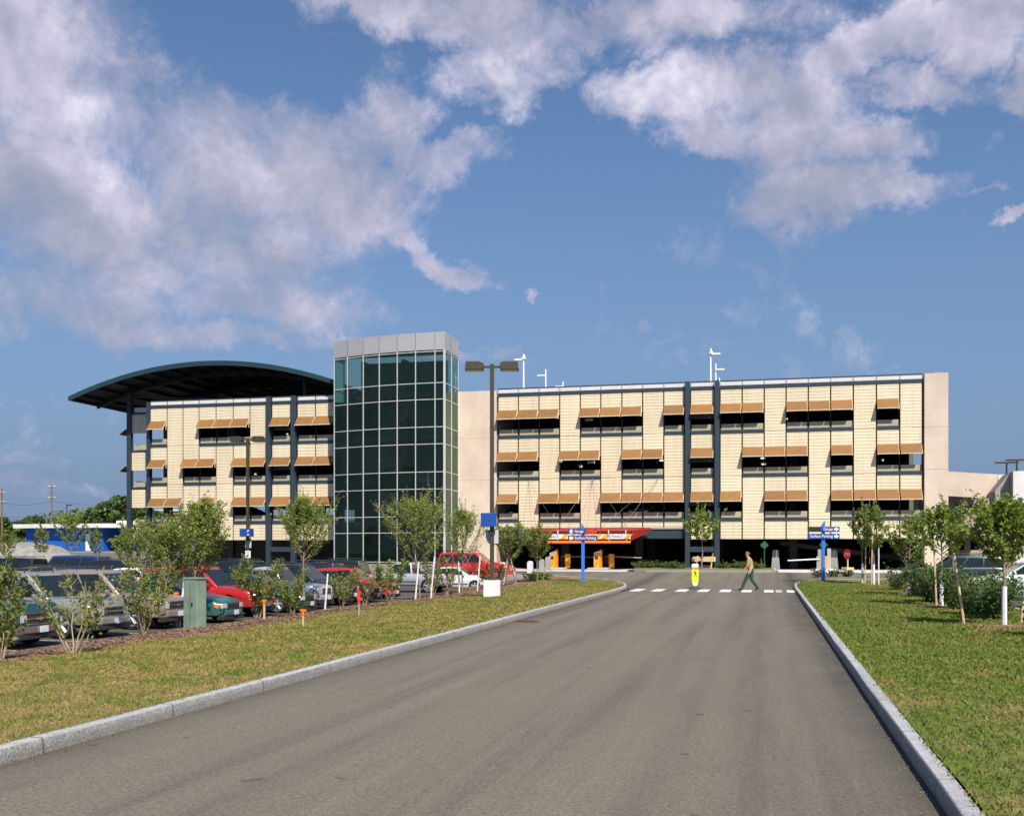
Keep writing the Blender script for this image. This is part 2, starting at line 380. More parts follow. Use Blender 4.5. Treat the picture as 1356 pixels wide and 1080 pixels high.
LEAF_D = m_leaf('maple leaves', (0.10,0.155,0.024), (0.21,0.28,0.05), (0.37,0.42,0.10))
LEAF_W = m_leaf('woodland leaves', (0.028,0.06,0.014), (0.065,0.12,0.024), (0.12,0.19,0.04), 0.15, 0.5)
ROSE = M('red petals', (0.70,0.05,0.03), 0.6, 0, 0.2, 20.0)
# ------------------------------------------------------------------ camera, sun, sky
cam = bpy.data.cameras.new('camera'); co = bpy.data.objects.new('camera', cam); COL.objects.link(co); SC.camera = co
cam.sensor_width = 36; cam.lens = 36 * F / 1356; cam.shift_y = (HY - 540) / 1356.0
cam.clip_start = 0.1; cam.clip_end = 5000
co.location = (0, 0, CH); co.rotation_euler = (R(90), 0, YAW)
SUN = Vector((0.40, -0.60, 0.80)).normalized()
sl = bpy.data.lights.new('sun', 'SUN'); sl.energy = 4.9; sl.angle = R(0.5); sl.color = (1.0, 0.93, 0.82)
so = bpy.data.objects.new('sun', sl); COL.objects.link(so); so.rotation_euler = SUN.to_track_quat('Z', 'Y').to_euler(); so.location = (30, -30, 60)
SC.view_settings.view_transform = 'Standard'; SC.view_settings.look = 'None'
SC.view_settings.gamma = 1.0; SC.view_settings.exposure = 0.38

w = bpy.data.worlds.new('World'); SC.world = w; w.use_nodes = True
nt = w.node_tree; bg = nt.nodes['Background']
sky = nt.nodes.new('ShaderNodeTexSky'); sky.sky_type = 'NISHITA'; sky.sun_disc = False
sky.sun_elevation = math.asin(SUN.z); sky.sun_rotation = math.atan2(SUN.x, SUN.y)
sky.air_density = 1.0; sky.dust_density = 0.6; sky.ozone_density = 2.2; sky.altitude = 0
tc = nt.nodes.new('ShaderNodeTexCoord'); nv = nt.nodes.new('ShaderNodeVectorMath'); nv.operation = 'NORMALIZE'
nt.links.new(tc.outputs['Generated'], nv.inputs[0]); D = nv.outputs[0]
sx = nt.nodes.new('ShaderNodeSeparateXYZ'); nt.links.new(D, sx.inputs[0])
# clouds lie on a flat deck: the noise is laid over direction / height, as a real layer foreshortens
zz = math_(nt, 'ADD', math_(nt, 'MAXIMUM', sx.outputs[2], 0.0), 0.16)
cv = nt.nodes.new('ShaderNodeCombineXYZ')
nt.links.new(math_(nt, 'DIVIDE', sx.outputs[0], zz), cv.inputs[0]); nt.links.new(math_(nt, 'DIVIDE', sx.outputs[1], zz), cv.inputs[1])
P = cv.outputs[0]
def wn(scale, det, rough, vec=None, dist=0.0):
    n = nt.nodes.new('ShaderNodeTexNoise'); n.inputs['Scale'].default_value = scale; n.inputs['Detail'].default_value = det
    n.inputs['Roughness'].default_value = rough; n.inputs['Distortion'].default_value = dist
    nt.links.new(vec if vec is not None else P, n.inputs['Vector']); return n
# direction, pushed about a little, in which the banks of cloud are placed
wob = wn(6.0, 7, 0.68, D); wv = nt.nodes.new('ShaderNodeVectorMath'); wv.operation = 'MULTIPLY_ADD'
nt.links.new(wob.outputs['Color'], wv.inputs[0]); wv.inputs[1].default_value = (0.13,)*3; 
sub = nt.nodes.new('ShaderNodeVectorMath'); sub.operation = 'SUBTRACT'; nt.links.new(D, sub.inputs[0]); sub.inputs[1].default_value = (0.065,)*3
nt.links.new(sub.outputs[0], wv.inputs[2]); DW = wv.outputs[0]
def bank(px, py, rx, ry, rot, weight):
    """an elliptical bank of cloud around the direction in which the photograph shows it"""
    c = Vector(ray(px, py)).normalized(); up = Vector((0,0,1)); e = up.cross(c).normalized() * -1; n = c.cross(e).normalized() * -1
    if n.z < 0: n = -n
    cr, sr = math.cos(R(rot)), math.sin(R(rot)); u = e*cr + n*sr; v = n*cr - e*sr
    k = 1.0 / Vector(((px-CX)/F, 1, (HY-py)/F)).length / F
    def dotn(vec, off):
        d = nt.nodes.new('ShaderNodeVectorMath'); d.operation = 'DOT_PRODUCT'; nt.links.new(DW, d.inputs[0]); d.inputs[1].default_value = vec
        return math_(nt, 'SUBTRACT', d.outputs['Value'], off)
    a = dotn(u / (rx*k), 0); b_ = dotn(v / (ry*k), 0)
    q = math_(nt, 'ADD', math_(nt, 'MULTIPLY', a, a), math_(nt, 'MULTIPLY', b_, b_))
    g = math_(nt, 'POWER', 2.718, math_(nt, 'MULTIPLY', math_(nt, 'POWER', q, 1.5), -0.9))
    # only the half of the sky the bank is in
    s = nt.nodes.new('ShaderNodeVectorMath'); s.operation = 'DOT_PRODUCT'; nt.links.new(D, s.inputs[0]); s.inputs[1].default_value = c
    return math_(nt, 'MULTIPLY', math_(nt, 'MULTIPLY', g, weight), math_(nt, 'GREATER_THAN', s.outputs['Value'], 0.0))
BANKS = [(20,60,150,130,0,1.1),(110,130,160,115,-25,1.2),(250,185,165,85,-22,1.2),(410,215,125,66,-10,1.15),(460,265,120,54,10,1.0),(60,260,170,100,0,1.05),
 (200,300,230,95,0,1.15),(330,320,110,45,0,.85),(80,390,190,60,0,.85),(330,390,150,38,-4,.75),(585,205,85,38,10,1.0),(525,130,55,60,35,.9),(500,180,80,45,0,.8),(545,300,35,20,-30,.8),(612,350,62,24,-28,1.05),(250,440,230,22,0,.72),(640,372,26,9,-15,.7),
 (540,5,170,34,-4,.95),(680,30,120,60,-25,1.1),(670,100,95,45,0,1.0),(765,80,55,45,0,.85),(850,30,180,48,0,1.0),(905,120,120,42,-6,1.05),(985,120,80,50,0,1.0),(945,185,70,30,-20,.9),(1060,160,80,70,0,1.0),
 (1150,190,50,25,0,.9),(1080,255,100,36,8,1.05),(1190,250,60,24,0,.9),(1175,65,120,34,4,1.05),(1300,45,90,40,22,1.05),(1340,115,55,26,0,.95),(1200,125,70,26,-12,.8),
 (1332,287,26,9,0,.9),(1295,246,26,8,0,.6),(705,385,14,7,0,.8),(855,415,12,9,0,.5),(645,475,80,13,0,.6),(20,430,60,26,0,.7),(20,640,110,22,0,.5),(60,600,160,14,0,.35),
 (-250,150,260,180,0,.9),(1650,120,200,110,0,.9),(700,-260,400,110,0,.6)]
mask = None
for b_ in BANKS:
    g = bank(*b_); mask = g if mask is None else math_(nt, 'SMOOTH_MAX', mask, g, 0.12)
mask = math_(nt, 'MINIMUM', mask, 1.15)
n1 = wn(4.5, 6, 0.60, D, 0.3).outputs['Fac']; n2 = wn(15.0, 10, 0.68, D, 0.3).outputs['Fac']
tex = math_(nt, 'ADD', math_(nt, 'MULTIPLY', n1, 0.48), math_(nt, 'MULTIPLY', n2, 0.52))
dens = math_(nt, 'ADD', math_(nt, 'MULTIPLY', mask, 1.0), math_(nt, 'MULTIPLY', math_(nt, 'SUBTRACT', tex, 0.5), 3.2))
cover = ramp(nt, dens, [(0.22, 0.0), (0.42, 0.20), (0.62, 0.52), (0.88, 0.80), (1.0, 0.90)])
# relief: how much thicker the cloud gets away from the sun, at two sizes of billow
def relief(sc, det, ro, dist, step):
    offs = nt.nodes.new('ShaderNodeVectorMath'); offs.operation = 'ADD'; nt.links.new(D, offs.inputs[0]); offs.inputs[1].default_value = (SUN.x*step, SUN.y*step*.3, step*1.6)
    return math_(nt, 'SUBTRACT', wn(sc, det, ro, D, dist).outputs['Fac'], wn(sc, det, ro, offs.outputs[0], dist).outputs['Fac'])
lit = math_(nt, 'ADD', math_(nt, 'MULTIPLY', relief(5.0, 5, .55, .3, .05), 1.7), math_(nt, 'MULTIPLY', relief(15.0, 8, .62, .3, .014), 1.5))
elev = math_(nt, 'MULTIPLY', math_(nt, 'SUBTRACT', sx.outputs[2], 0.24), 1.1)
thick = math_(nt, 'MULTIPLY', math_(nt, 'SUBTRACT', dens, 0.9), -0.16)
shade = math_(nt, 'ADD', math_(nt, 'ADD', lit, thick), math_(nt, 'ADD', 0.46, elev))
ccol = ramp(nt, shade, [(0.0, (0.29,0.33,0.45)), (0.30, (0.36,0.38,0.50)), (0.55, (0.47,0.465,0.60)), (0.80, (0.62,0.595,0.74)), (1.0, (0.80,0.77,0.90))])
skyc = mixc(nt, 1.0, sky.outputs[0], (0.062,0.076,0.090), 'MULTIPLY')
# thin summer haze low in the sky
hz = ramp(nt, sx.outputs[2], [(0.0, 0.95), (0.06, 0.9), (0.16, 0.6), (0.34, 0.2), (0.55, 0.0)])
skyc = mixc(nt, hz, skyc, (0.145,0.21,0.345))
cc = mixc(nt, 1.0, ccol, (0.84,0.83,0.82), 'MULTIPLY')
fin = mixc(nt, cover, skyc, cc)
nt.links.new(fin, bg.inputs['Color']); bg.inputs['Strength'].default_value = 1.0

# ------------------------------------------------------------------ ground, road, verges
def sheet(name, xs, ys, zf, mat, kind='structure', inside=None, off=0.0):
    xs = list(xs); ys = list(ys); vs = []; fs = []
    for y in ys:
        for x in xs: vs.append((x, y, zf(x, y) + off))
    n = len(xs)
    for j in range(len(ys)-1):
        for i in range(n-1):
            if inside is None or inside((xs[i]+xs[i+1])/2, (ys[j]+ys[j+1])/2): fs.append((j*n+i, j*n+i+1, (j+1)*n+i+1, (j+1)*n+i))
    me = bpy.data.meshes.new(name); me.from_pydata(vs, [], fs); me.materials.append(mat); me.shade_smooth()
    o = bpy.data.objects.new(name, me); COL.objects.link(o); tag(o, kind=kind); return o
def steps(a, b, n): return [a + (b-a)*i/n for i in range(n+1)]
gx = [-900, -500, -300, -200, -150, -120, -100, -80, -70, -60, -50, -45, -40, -35, -30, -24, -20] + steps(-16.45, -6.45, 6) + [1.3, 8, 16, 24, 40, 80, 200, 500, 900]
gy = [-60, -20, 0, 10, 20, 30, 40, 48] + steps(52, 76, 14) + [80, 90, 95, 100, 105, 110, 115, 120, 125, 130, 140, 160, 200, 300, 500, 900, 1500]
sheet('ground', gx, gy, ground_z, ASPH)
# kerb lines (road side), left island and right island
KL = [(-6.42, y) for y in (-3, 4, 12, 20, 28, 36, 44, 48)] + [(-6.5,50.5),(-6.75,53),(-7.15,55.3),(-7.8,57.3),(-8.8,59.2),(-10.4,61.0),(-12.6,62.3),(-16,63)]
KR = [(1.22, y) for y in (-3, 4, 12, 20, 28, 36, 44, 50)] + [(1.24,53),(1.32,55.5),(1.6,57.6),(2.3,59.2),(3.6,60.2),(7,60.6),(12,60.7)]
def kerb(name, pts, sgn, zf, h=0.14, wdt=0.16, label=None):
    """a granite kerb swept along a line; sgn: on which side of the line its body lies"""
    P2 = [Vector(p) for p in pts]; Q = []
    for i in range(len(P2)-1):       # resample
        d = (P2[i+1]-P2[i]).length; n = max(1, int(d/1.1))
        for k in range(n): Q.append(P2[i].lerp(P2[i+1], k/n))
    Q.append(P2[-1]); vs = []; fs = []
    rg = random.Random(3)
    for i, p in enumerate(Q):
        t = (Q[min(i+1, len(Q)-1)] - Q[max(i-1, 0)]).normalized(); nn = Vector((t.y, -t.x)) * sgn
        z = zf(p.x, p.y); e = rg.uniform(-0.006, 0.006)
        prof = [(0.0,-0.25),(0.0+e,0.06),(0.012+e*0.5,h-0.012),(0.026,h),(wdt-0.015,h+e*0.5),(wdt,h-0.02),(wdt,-0.25)]
        for (a, b_) in prof: q = p + nn*a; vs.append((q.x, q.y, z + b_))
    k = 7
    for i in range(len(Q)-1):
        for j in range(k-1): fs.append((i*k+j, i*k+j+1, (i+1)*k+j+1, (i+1)*k+j))
    m = MB().add(vs, fs); o = m.build(name, GRAN, smooth=40)
    if label: tag(o, label, 'kerb', kind='structure')
    return o
kerb('kerb', KL, -1, lambda x, y: street(y), label='long granite kerb along the grass and mulch island with the parked cars')
kerb('kerb', KR, 1, lambda x, y: street(y), label='granite kerb along the green verge with the staked trees, its road face in shade')

def offset_line(pts, d, sgn):
    P2 = [Vector(p) for p in pts]; out = []
    for i, p in enumerate(P2):
        t = (P2[min(i+1, len(P2)-1)] - P2[max(i-1, 0)]).normalized(); nn = Vector((t.y, -t.x)) * sgn
        out.append(p + nn*d)
    return out
def edge_x(line, y):
    for i in range(len(line)-1):
        a, b_ = line[i], line[i+1]
        if a.y <= y <= b_.y and b_.y > a.y: return a.x + (b_.x-a.x)*(y-a.y)/(b_.y-a.y)
    return line[-1].x
LL = offset_line(KL, 0.155, -1); LR = offset_line(KR, 0.155, 1)
def verge(name, line, xfar, y0, y1, zf, mat, ny, nx, farx=None):
    vs = []; fs = []
    for j in range(ny+1):
        y = y0 + (y1-y0)*j/ny; a = edge_x(line, y); b_ = farx(y) if farx else xfar
        for i in range(nx+1):
            x = a + (b_-a)*i/nx; vs.append((x, y, zf(x, y)))
    for j in range(ny):
        for i in range(nx): fs.append((j*(nx+1)+i, j*(nx+1)+i+1, (j+1)*(nx+1)+i+1, (j+1)*(nx+1)+i))
    m = MB().add(vs, fs); o = m.build(name, mat, smooth=60); tag(o, kind='structure')
    return o
def border(y): return -13.1 + 0.35*math.sin(y*0.33) + 0.18*math.sin(y*1.1+1) + (1.2*ss((y-40)/14.0))
def lw(y): return border(y) if y < 56 else min(-11.0, edge_x(LL, y)-0.2)
verge('grass_verge', LL, None, -2, 62.2, verge_l, LAWN, 90, 12, farx=lw)
mv = []
vs = []; fs = []; ny = 90; nx = 6
for j in range(ny+1):
    y = -2 + 64.6*j/ny; a = lw(y) + 0.06; b_ = -16.35
    for i in range(nx+1):
        x = a + (b_-a)*i/nx; vs.append((x, y, verge_l(x, y) + 0.012 - (0.012 if i==0 else 0)))
for j in range(ny):
    for i in range(nx): fs.append((j*(nx+1)+i, j*(nx+1)+i+1, (j+1)*(nx+1)+i+1, (j+1)*(nx+1)+i))
tag(MB().add(vs, fs).build('mulch_bed', MULCH, smooth=60), kind='structure')
kerb('kerb', [(-16.52, y) for y in (-2, 10, 20, 30, 40, 50, 58, 62.6)], 1, lambda x, y: ground_z(-16.5, y)+0.02, h=0.10, label='low kerb between the mulch bed and the parking lot')
verge('grass_verge', LR, 7.1, -2, 60.4, verge_r, LAWN, 90, 10)
kerb('kerb', [(7.28, y) for y in (-2, 10, 20, 30, 40, 50, 60.4)], -1, lambda x, y: street(y), h=0.13, label='kerb behind the bushes along the wagon and white sedan lot')
# mulch rings at the right-hand trees
def ring(x, y, r):
    p = Vector((x, y)); vs = [(x, y, verge_r(x, y)+0.045)]; n = 18
    rg = random.Random(int(x*10+y*7))
    for k in range(n):
        a = 2*math.pi*k/n; rr = r*rg.uniform(0.75, 1.2); q = (x+rr*math.cos(a), y+rr*1.3*math.sin(a)); vs.append((q[0], q[1], verge_r(*q)+0.006))
    tag(MB().add(vs, [(0, 1+k, 1+(k+1)%n) for k in range(n)]).build('mulch_ring', MULCH, smooth=60), kind='structure')
# garage-front island and concrete apron
isl = [(-8.4,69.7),(-7.6,69.35),(-0.6,69.35),(0.2,69.7),(0.6,70.6),(0.6,78.6),(-8.9,78.6),(-8.9,70.6)]
zI = street(75)
MB().prism(isl, zI-0.3, zI+0.13, 'z').build('kerb', GRAN, bevel=0.02)['kind'] = 'structure'
isl2 = [(x*0.965-0.145, y*0.975+1.86) for x, y in isl]
tag(MB().add([(x, y, zI+0.137) for x, y in isl2], [tuple(range(len(isl2)))]).build('grass_verge', LAWN), kind='structure')
def flat(name, x0, x1, y0, y1, z, mat, nx=1, ny=1):
    m = MB()
    for i in range(nx):
        for j in range(ny):
            xa, xb = x0+(x1-x0)*i/nx, x0+(x1-x0)*(i+1)/nx; ya, yb = y0+(y1-y0)*j/ny, y0+(y1-y0)*(j+1)/ny
            m.quad((xa+.02,ya+.02,z),(xb-.02,ya+.02,z),(xb-.02,yb-.02,z),(xa+.02,yb-.02,z))
    return tag(m.build(name, mat, fix=False), kind='structure')
flat('concrete_apron', -22, -8.9, 70.6, 79.4, zI+0.012, PALE, 6, 3)
flat('concrete_apron', 0.65, 12.5, 70.6, 79.4, zI+0.012, PALE, 5, 3)
MB().box(-22, -9.0, 70.2, 70.55, zI-.2, zI+0.03).build('kerb', CONCW)['kind'] = 'structure'
MB().box(0.7, 13.5, 70.15, 70.55, zI-.2, zI+0.12).build('kerb', CONCW, bevel=.02)['kind'] = 'structure'
flat('brick_paving', -21.5, -15.2, 68.2, 70.1, street(69)+0.03, M('brick red paving', (0.38,0.20,0.15), .8, 0, .25, 8.0), 8, 3)
# crosswalk: worn white blocks
PAINT = M('worn road paint', (0.72,0.72,0.72), 0.7, 0, 0.1, 9.0, coord='pos')
mp, pnt, pb = new_mat('faded road paint'); ff = noise(pnt, 14, 5, .7)
pnt.links.new(ramp(pnt, ff, [(0.42, (0.19,0.165,0.135)), (0.56, (0.68,0.66,0.64))]), pb.inputs['Base Color']); pb.inputs['Roughness'].default_value = .8
mk = MB(); mk2 = MB()
for i, (xa, xb) in enumerate([(792,799),(806,818),(838,852),(866,880),(898,912),(926.5,940),(955,969),(983,996),(1012,1024),(1027,1035),(1041,1053)]):
    X0, X1 = gp(xa, 780.8).x, gp(xb, 780.8).x; z = street(50)+0.006
    if X0 < -6.35: X0 = -6.35
    (mk2 if i in (9,) else mk).quad((X0,48.3,z),(X1,48.3,z),(X1,51.2,z),(X0,51.2,z))
tag(mk.build('crosswalk_marking', PAINT, fix=False), kind='structure'); tag(mk2.build('crosswalk_marking', mp, fix=False), kind='structure')
ml = MB()
for k in range(22):
    y = 19.4 + k*2.72
    if y < 60: ml.quad((-22.6,y,-0.543),(-16.9,y,-0.543),(-16.9,y+.1,-0.543),(-22.6,y+.1,-0.543))
tag(ml.build('parking_bay_marking', mp, fix=False), kind='structure')
z = street(62)+.006
# drain cover by the kerb
c = gp(683, 826); dc = thing('drain_cover', 'rusty cast iron drain grate set in the asphalt beside the kerb', 'drain cover', (-6.05, 27.0, 0.006))
MB().box(-.34,.34,-.32,.32,0,.012).build('grate_plate', M('rusty iron', (0.30,0.13,0.055), .8, 0, .35, 12.0, .4, 40), dc)
mm = MB()
for k in range(9): mm.box(-.3,.3,-.275+k*.066,-.25+k*.066,.0125,.016)
mm.build('slot', DARK, dc)

# ------------------------------------------------------------------ grass blades, chips
def blades(name, n, xa, xb, zf, ok, ymin=4.5, ymax=58, seed=1):
    rg = np.random.default_rng(seed)
    u = rg.random(n*3); Y = ymin * (ymax/ymin)**(u**0.80)
    X = xa + (xb-xa)*rg.random(n*3)
    keep = np.array([ok(x, y) for x, y in zip(X, Y)]); X, Y = X[keep][:n], Y[keep][:n]; N = len(X)
    # clumps: pull blades together
    cx = np.round(X*6)/6 + 0.06*np.sin(X*40); X = np.where(rg.random(N) < 0.35, X*0.6 + cx*0.4, X)
    Z = np.array([zf(x, y) for x, y in zip(X, Y)])
    s = np.clip(Y/14.0, 0.75, 2.6)
    L = rg.uniform(0.022, 0.052, N) * np.clip(s, 0.9, 1.25); W = rg.uniform(0.003, 0.006, N) * s
    tall = rg.random(N) < 0.05; L[tall] *= 1.7
    a = rg.random(N)*2*np.pi; lean = rg.uniform(0.15, 1.0, N); la = rg.random(N)*2*np.pi
    b0 = np.stack([X-np.cos(a)*W, Y-np.sin(a)*W, Z-0.004], 1); b1 = np.stack([X+np.cos(a)*W, Y+np.sin(a)*W, Z-0.004], 1)
    mx = np.stack([X+np.cos(la)*L*lean*.35, Y+np.sin(la)*L*lean*.35, Z+L*.6], 1)
    tp = np.stack([X+np.cos(la)*L*lean, Y+np.sin(la)*L*lean, Z+L*(1.05-lean*.45)], 1)
    V = np.empty((N*4, 3)); V[0::4] = b0; V[1::4] = b1; V[2::4] = tp; V[3::4] = mx
    i = np.arange(N)*4
    Fc = np.stack([i, i+1, i+2, i+3], 1)
    o = np_mesh(name, V, Fc, BLADE); tag(o, kind='stuff'); return o
blades('grass', 190000, -13.6, -6.55, verge_l, lambda x, y: lw(y)-0.12*math.sin(x*50+y*31) < x < edge_x(LL, y)+0.035, ymin=6.5, seed=5)
blades('grass', 190000, 1.36, 7.1, verge_r, lambda x, y: x > edge_x(LR, y)-0.035, ymin=4.5, seed=6)
def chips(n):
    rg = np.random.default_rng(9); Y = 10*(6.0**rg.random(n)); X = np.array([lw(y) for y in Y]); X = X + 0.25 - (X+16.4+0.25)*rg.random(n)
    Z = np.array([verge_l(x, y) for x, y in zip(X, Y)]) + .012; s = rg.uniform(.012, .035, n)*np.clip(Y/22, .8, 1.6); a = rg.random(n)*6.28; t = rg.uniform(-.5, .5, n)
    dx, dy = np.cos(a)*s, np.sin(a)*s; ex, ey = -np.sin(a)*s*.4, np.cos(a)*s*.4
    V = np.empty((n*4, 3)); V[0::4] = np.stack([X-dx-ex, Y-dy-ey, Z], 1); V[1::4] = np.stack([X+dx-ex, Y+dy-ey, Z+s*t*.8], 1)
    V[2::4] = np.stack([X+dx+ex, Y+dy+ey, Z+s*t*.8+.012], 1); V[3::4] = np.stack([X-dx+ex, Y-dy+ey, Z+.012], 1)
    i = np.arange(n)*4; tag(np_mesh('bark_chips', V, np.stack([i, i+1, i+2, i+3], 1), MULCH), kind='stuff')
chips(22000)

def litter(n, seed):
    """bits of leaf and grit swept against the kerbs"""
    rg = np.random.default_rng(seed); Y = 5*(9.0**rg.random(n)); left = rg.random(n) < .6
    off = np.abs(rg.normal(0, .10, n))+.01; far = rg.random(n) < .12; off[far] = rg.uniform(0, 3.5, far.sum())
    X = np.where(left, -6.415+off, 1.215-off); Z = np.full(n, .006); s = rg.uniform(.006, .017, n)*np.clip(Y/18, .8, 1.6); a = rg.random(n)*6.28
    dx, dy = np.cos(a)*s, np.sin(a)*s; V = np.empty((n*4, 3))
    V[0::4] = np.stack([X-dx, Y-dy, Z], 1); V[1::4] = np.stack([X+dy*.5, Y-dx*.5, Z+s*.5], 1); V[2::4] = np.stack([X+dx, Y+dy, Z+.003], 1); V[3::4] = np.stack([X-dy*.5, Y+dx*.5, Z+s*.3], 1)
    i = np.arange(n)*4; tag(np_mesh('leaf_litter', V, np.stack([i, i+1, i+2, i+3], 1), M('dry leaf bits', (.30,.19,.08), .9, 0, .4, 30.0)), kind='stuff')
litter(2600, 4)
# ------------------------------------------------------------------ the parking garage
FY = 79.6
def fx(px): return PX(px, FY)
garage = thing('parking_garage', 'long cream four level parking garage with tan awnings, glass stair tower and curved dark roof', 'parking garage', (0,0,0))
ZB = [13.67, 10.43, 7.25, 4.06]           # beam heights, top down
ZLOW = 2.65
right1 = [fx(p) for p in (659.5,686.4,713.7,741.2,768.4,795.5,823.5,851,879,907)]
right2 = [fx(p) for p in (953.5,982.8,1012,1041,1070.4,1100,1130,1160.6,1191.5,1222)]
left1 = [fx(p) for p in (199,221.2,242.2,263.5,286,308.7,331,353.5)]
left2 = [fx(p) for p in (393.7,417.7,442.5)]
cenR = [fx(914.4), fx(946)]; cenL = [fx(360), fx(386.5)]
OPEN = {'right1': ['111011101'[i] for i in range(9)]}
PLAN = [ # bays, open flags per row A, B, C, lower edge, lower band
 (left1, ('1001110', '1011011', '1101011'), ZLOW, (-1,0)),
 (left2, ('11', '11', '11'), ZLOW, None),
 (cenL, ('1', '1', '1'), ZLOW, None),
 (right1, ('111011101', '110110110', '101101111'), 3.52, None),
 (cenR, ('1', '1', '1'), ZLOW, None),
 (right2, ('110111010', '011101011', '101101111'), ZLOW, None)]
g = 0.045
rgA = random.Random(4)
for bays, rows, zl, _ in PLAN:
    for r in range(3):
        z1, z0 = ZB[r], ZB[r+1]
        for i, op in enumerate(rows[r]):
            xa, xb = bays[i]+g, bays[i+1]-g
            ztop_ = z1-.14 if (r == 0 or rows[r-1][i] == '1') else z1-.014
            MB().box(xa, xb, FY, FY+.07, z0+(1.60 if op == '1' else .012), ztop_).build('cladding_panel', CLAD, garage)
            if op == '1':
                # awning: a thin tilted mesh panel on two side brackets
                oy, zt, zb_ = -0.58, z0+2.04, z0+1.36
                aw = MB(); xl, xr = xa-.03, xb-.05
                aw.prism([(FY-.02, zt), (FY-.02, zt-.03), (FY+oy, zb_-.03), (FY+oy, zb_)], xl, xr, 'x')
                a = aw.build('awning', AWN, garage)
                fr = MB()
                for xx in (xl, xr-.02):
                    fr.prism([(FY-.01, zt-.06), (FY-.01, zt-.12), (FY+oy+.02, zb_-.11), (FY+oy+.02, zb_-.035)], xx+.012, xx+.05, 'x')
                fr.box(xr-.03, xr+.02, FY-.01, FY+.02, zb_-.05, zt-.05)
                fr.box(xl, xr, FY+oy-.03, FY+oy-.002, zb_-.07, zb_-.005)
                fr.build('awning_frame', M('cream awning frame', (.62,.52,.36), .5), a)
                MB().box(xa+.03, xb-.03, FY+.13, FY+.16, z0+.15, z0+.58).build('guard_panel', GUARD, garage)
        flags = rows[r]; i = 0
        while i < len(flags):
            if flags[i] == '1':
                j = i
                while j+1 < len(flags) and flags[j+1] == '1': j += 1
                MB().box(bays[i]+g-.02, bays[j+1]-g+.02, FY-.05, FY+.12, z0-.10, z0+.13).build('sill_beam', STEEL, garage); i = j+1
            else: i += 1
    # lowest band of cladding
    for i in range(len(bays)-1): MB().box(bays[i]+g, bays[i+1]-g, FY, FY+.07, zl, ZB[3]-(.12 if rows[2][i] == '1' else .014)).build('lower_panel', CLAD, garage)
    # parapet: pale panels between two dark rails
    for i in range(len(bays)-1): MB().box(bays[i]+.04, bays[i+1]-.04, FY+.02, FY+.06, ZB[0]+.13, ZB[0]+.42).build('parapet_panel', PARA, garage)
    MB().box(bays[0], bays[-1], FY-.05, FY+.2, ZB[0]-.13, ZB[0]+.11).box(bays[0], bays[-1], FY-.02, FY+.12, ZB[0]+.44, ZB[0]+.49).build('parapet_rail', STEEL, garage)
    # slim dark posts behind the joints
    for x in bays: MB().box(x-.03, x+.03, FY+.165, FY+.25, zl+.02, ZB[0]+.10).build('facade_post', DARK, garage)
GAR_X0, GAR_X1 = left1[0], right2[-1]
# steel portals with cross beams
for (ca, cb, cc_, cd) in ((fx(907), cenR[0], cenR[1], fx(953.5)), (fx(353.8), cenL[0], cenL[1], fx(393.4))):
    for (a, b_) in ((ca, cb), (cc_, cd)):
        MB().box(a+.03, b_-.03, FY-.30, FY+.1, .2, 14.15).build('steel_column', STEEL, garage)
    for (y0_, y1_, z0_, z1_) in [(FY+.22, FY+.5, z0+1.04, z0+1.38) for z0 in ZB[1:]] + [(FY-.22, FY+.02, 1.72, 2.1), (FY+.1, FY+.3, .42, .75)]:
        MB().box(cb-.031, cc_+.031, y0_, y1_, z0_, z1_).build('cross_beam', STEEL, garage)
MB().box(fx(659), fx(907)-.02, FY+.12, FY+.5, 2.72, 3.36).box(fx(659), fx(907)-.02, FY+.06, FY+.11, 2.70, 2.76).build('lintel_beam', STEEL, garage)
MB().box(fx(659), fx(907)-.02, FY+.02, FY+.1, 3.40, 3.49).build('cladding_trim', ALU, garage)
# precast concrete walls
cw = MB().box(fx(590), fx(657.5), FY-.02, FY+6, -.2, 14.02)
cw.build('concrete_wall', CONC, garage)
z0j = MB()
for z in (4.0, 7.2, 10.4): z0j.box(fx(590), fx(657.5), FY-.023, FY-.0195, z, z+.025)
XR0, XR1 = fx(1223), fx(1255)
z0j.build('wall_joint', M('joint shadow grey', (.40,.32,.26), .9), garage)
MB().box(XR0+.03, XR1, FY-.25, FY+1.3, -.1, 14.12).build('concrete_wall', CONC, garage)
jj = MB()
for z in (4.0, 7.45, 10.4): jj.box(XR0+.03, XR1, FY-.2545, FY-.2495, z, z+.03)
jj.build('wall_joint', bpy.data.materials['joint shadow grey'], garage)
vx = (PX(1236.6, FY+3), PX(1246.5, FY+3))
cm = MB().box(vx[0], vx[1], FY+2.8, FY+3.4, 13.9, 14.68)
for k in range(5): cm.box(vx[0]+.06+k*.1, vx[0]+.1+k*.1, FY+2.785, FY+2.799, 14.15, 14.6)
cm.build('roof_vent', CONC2, garage)
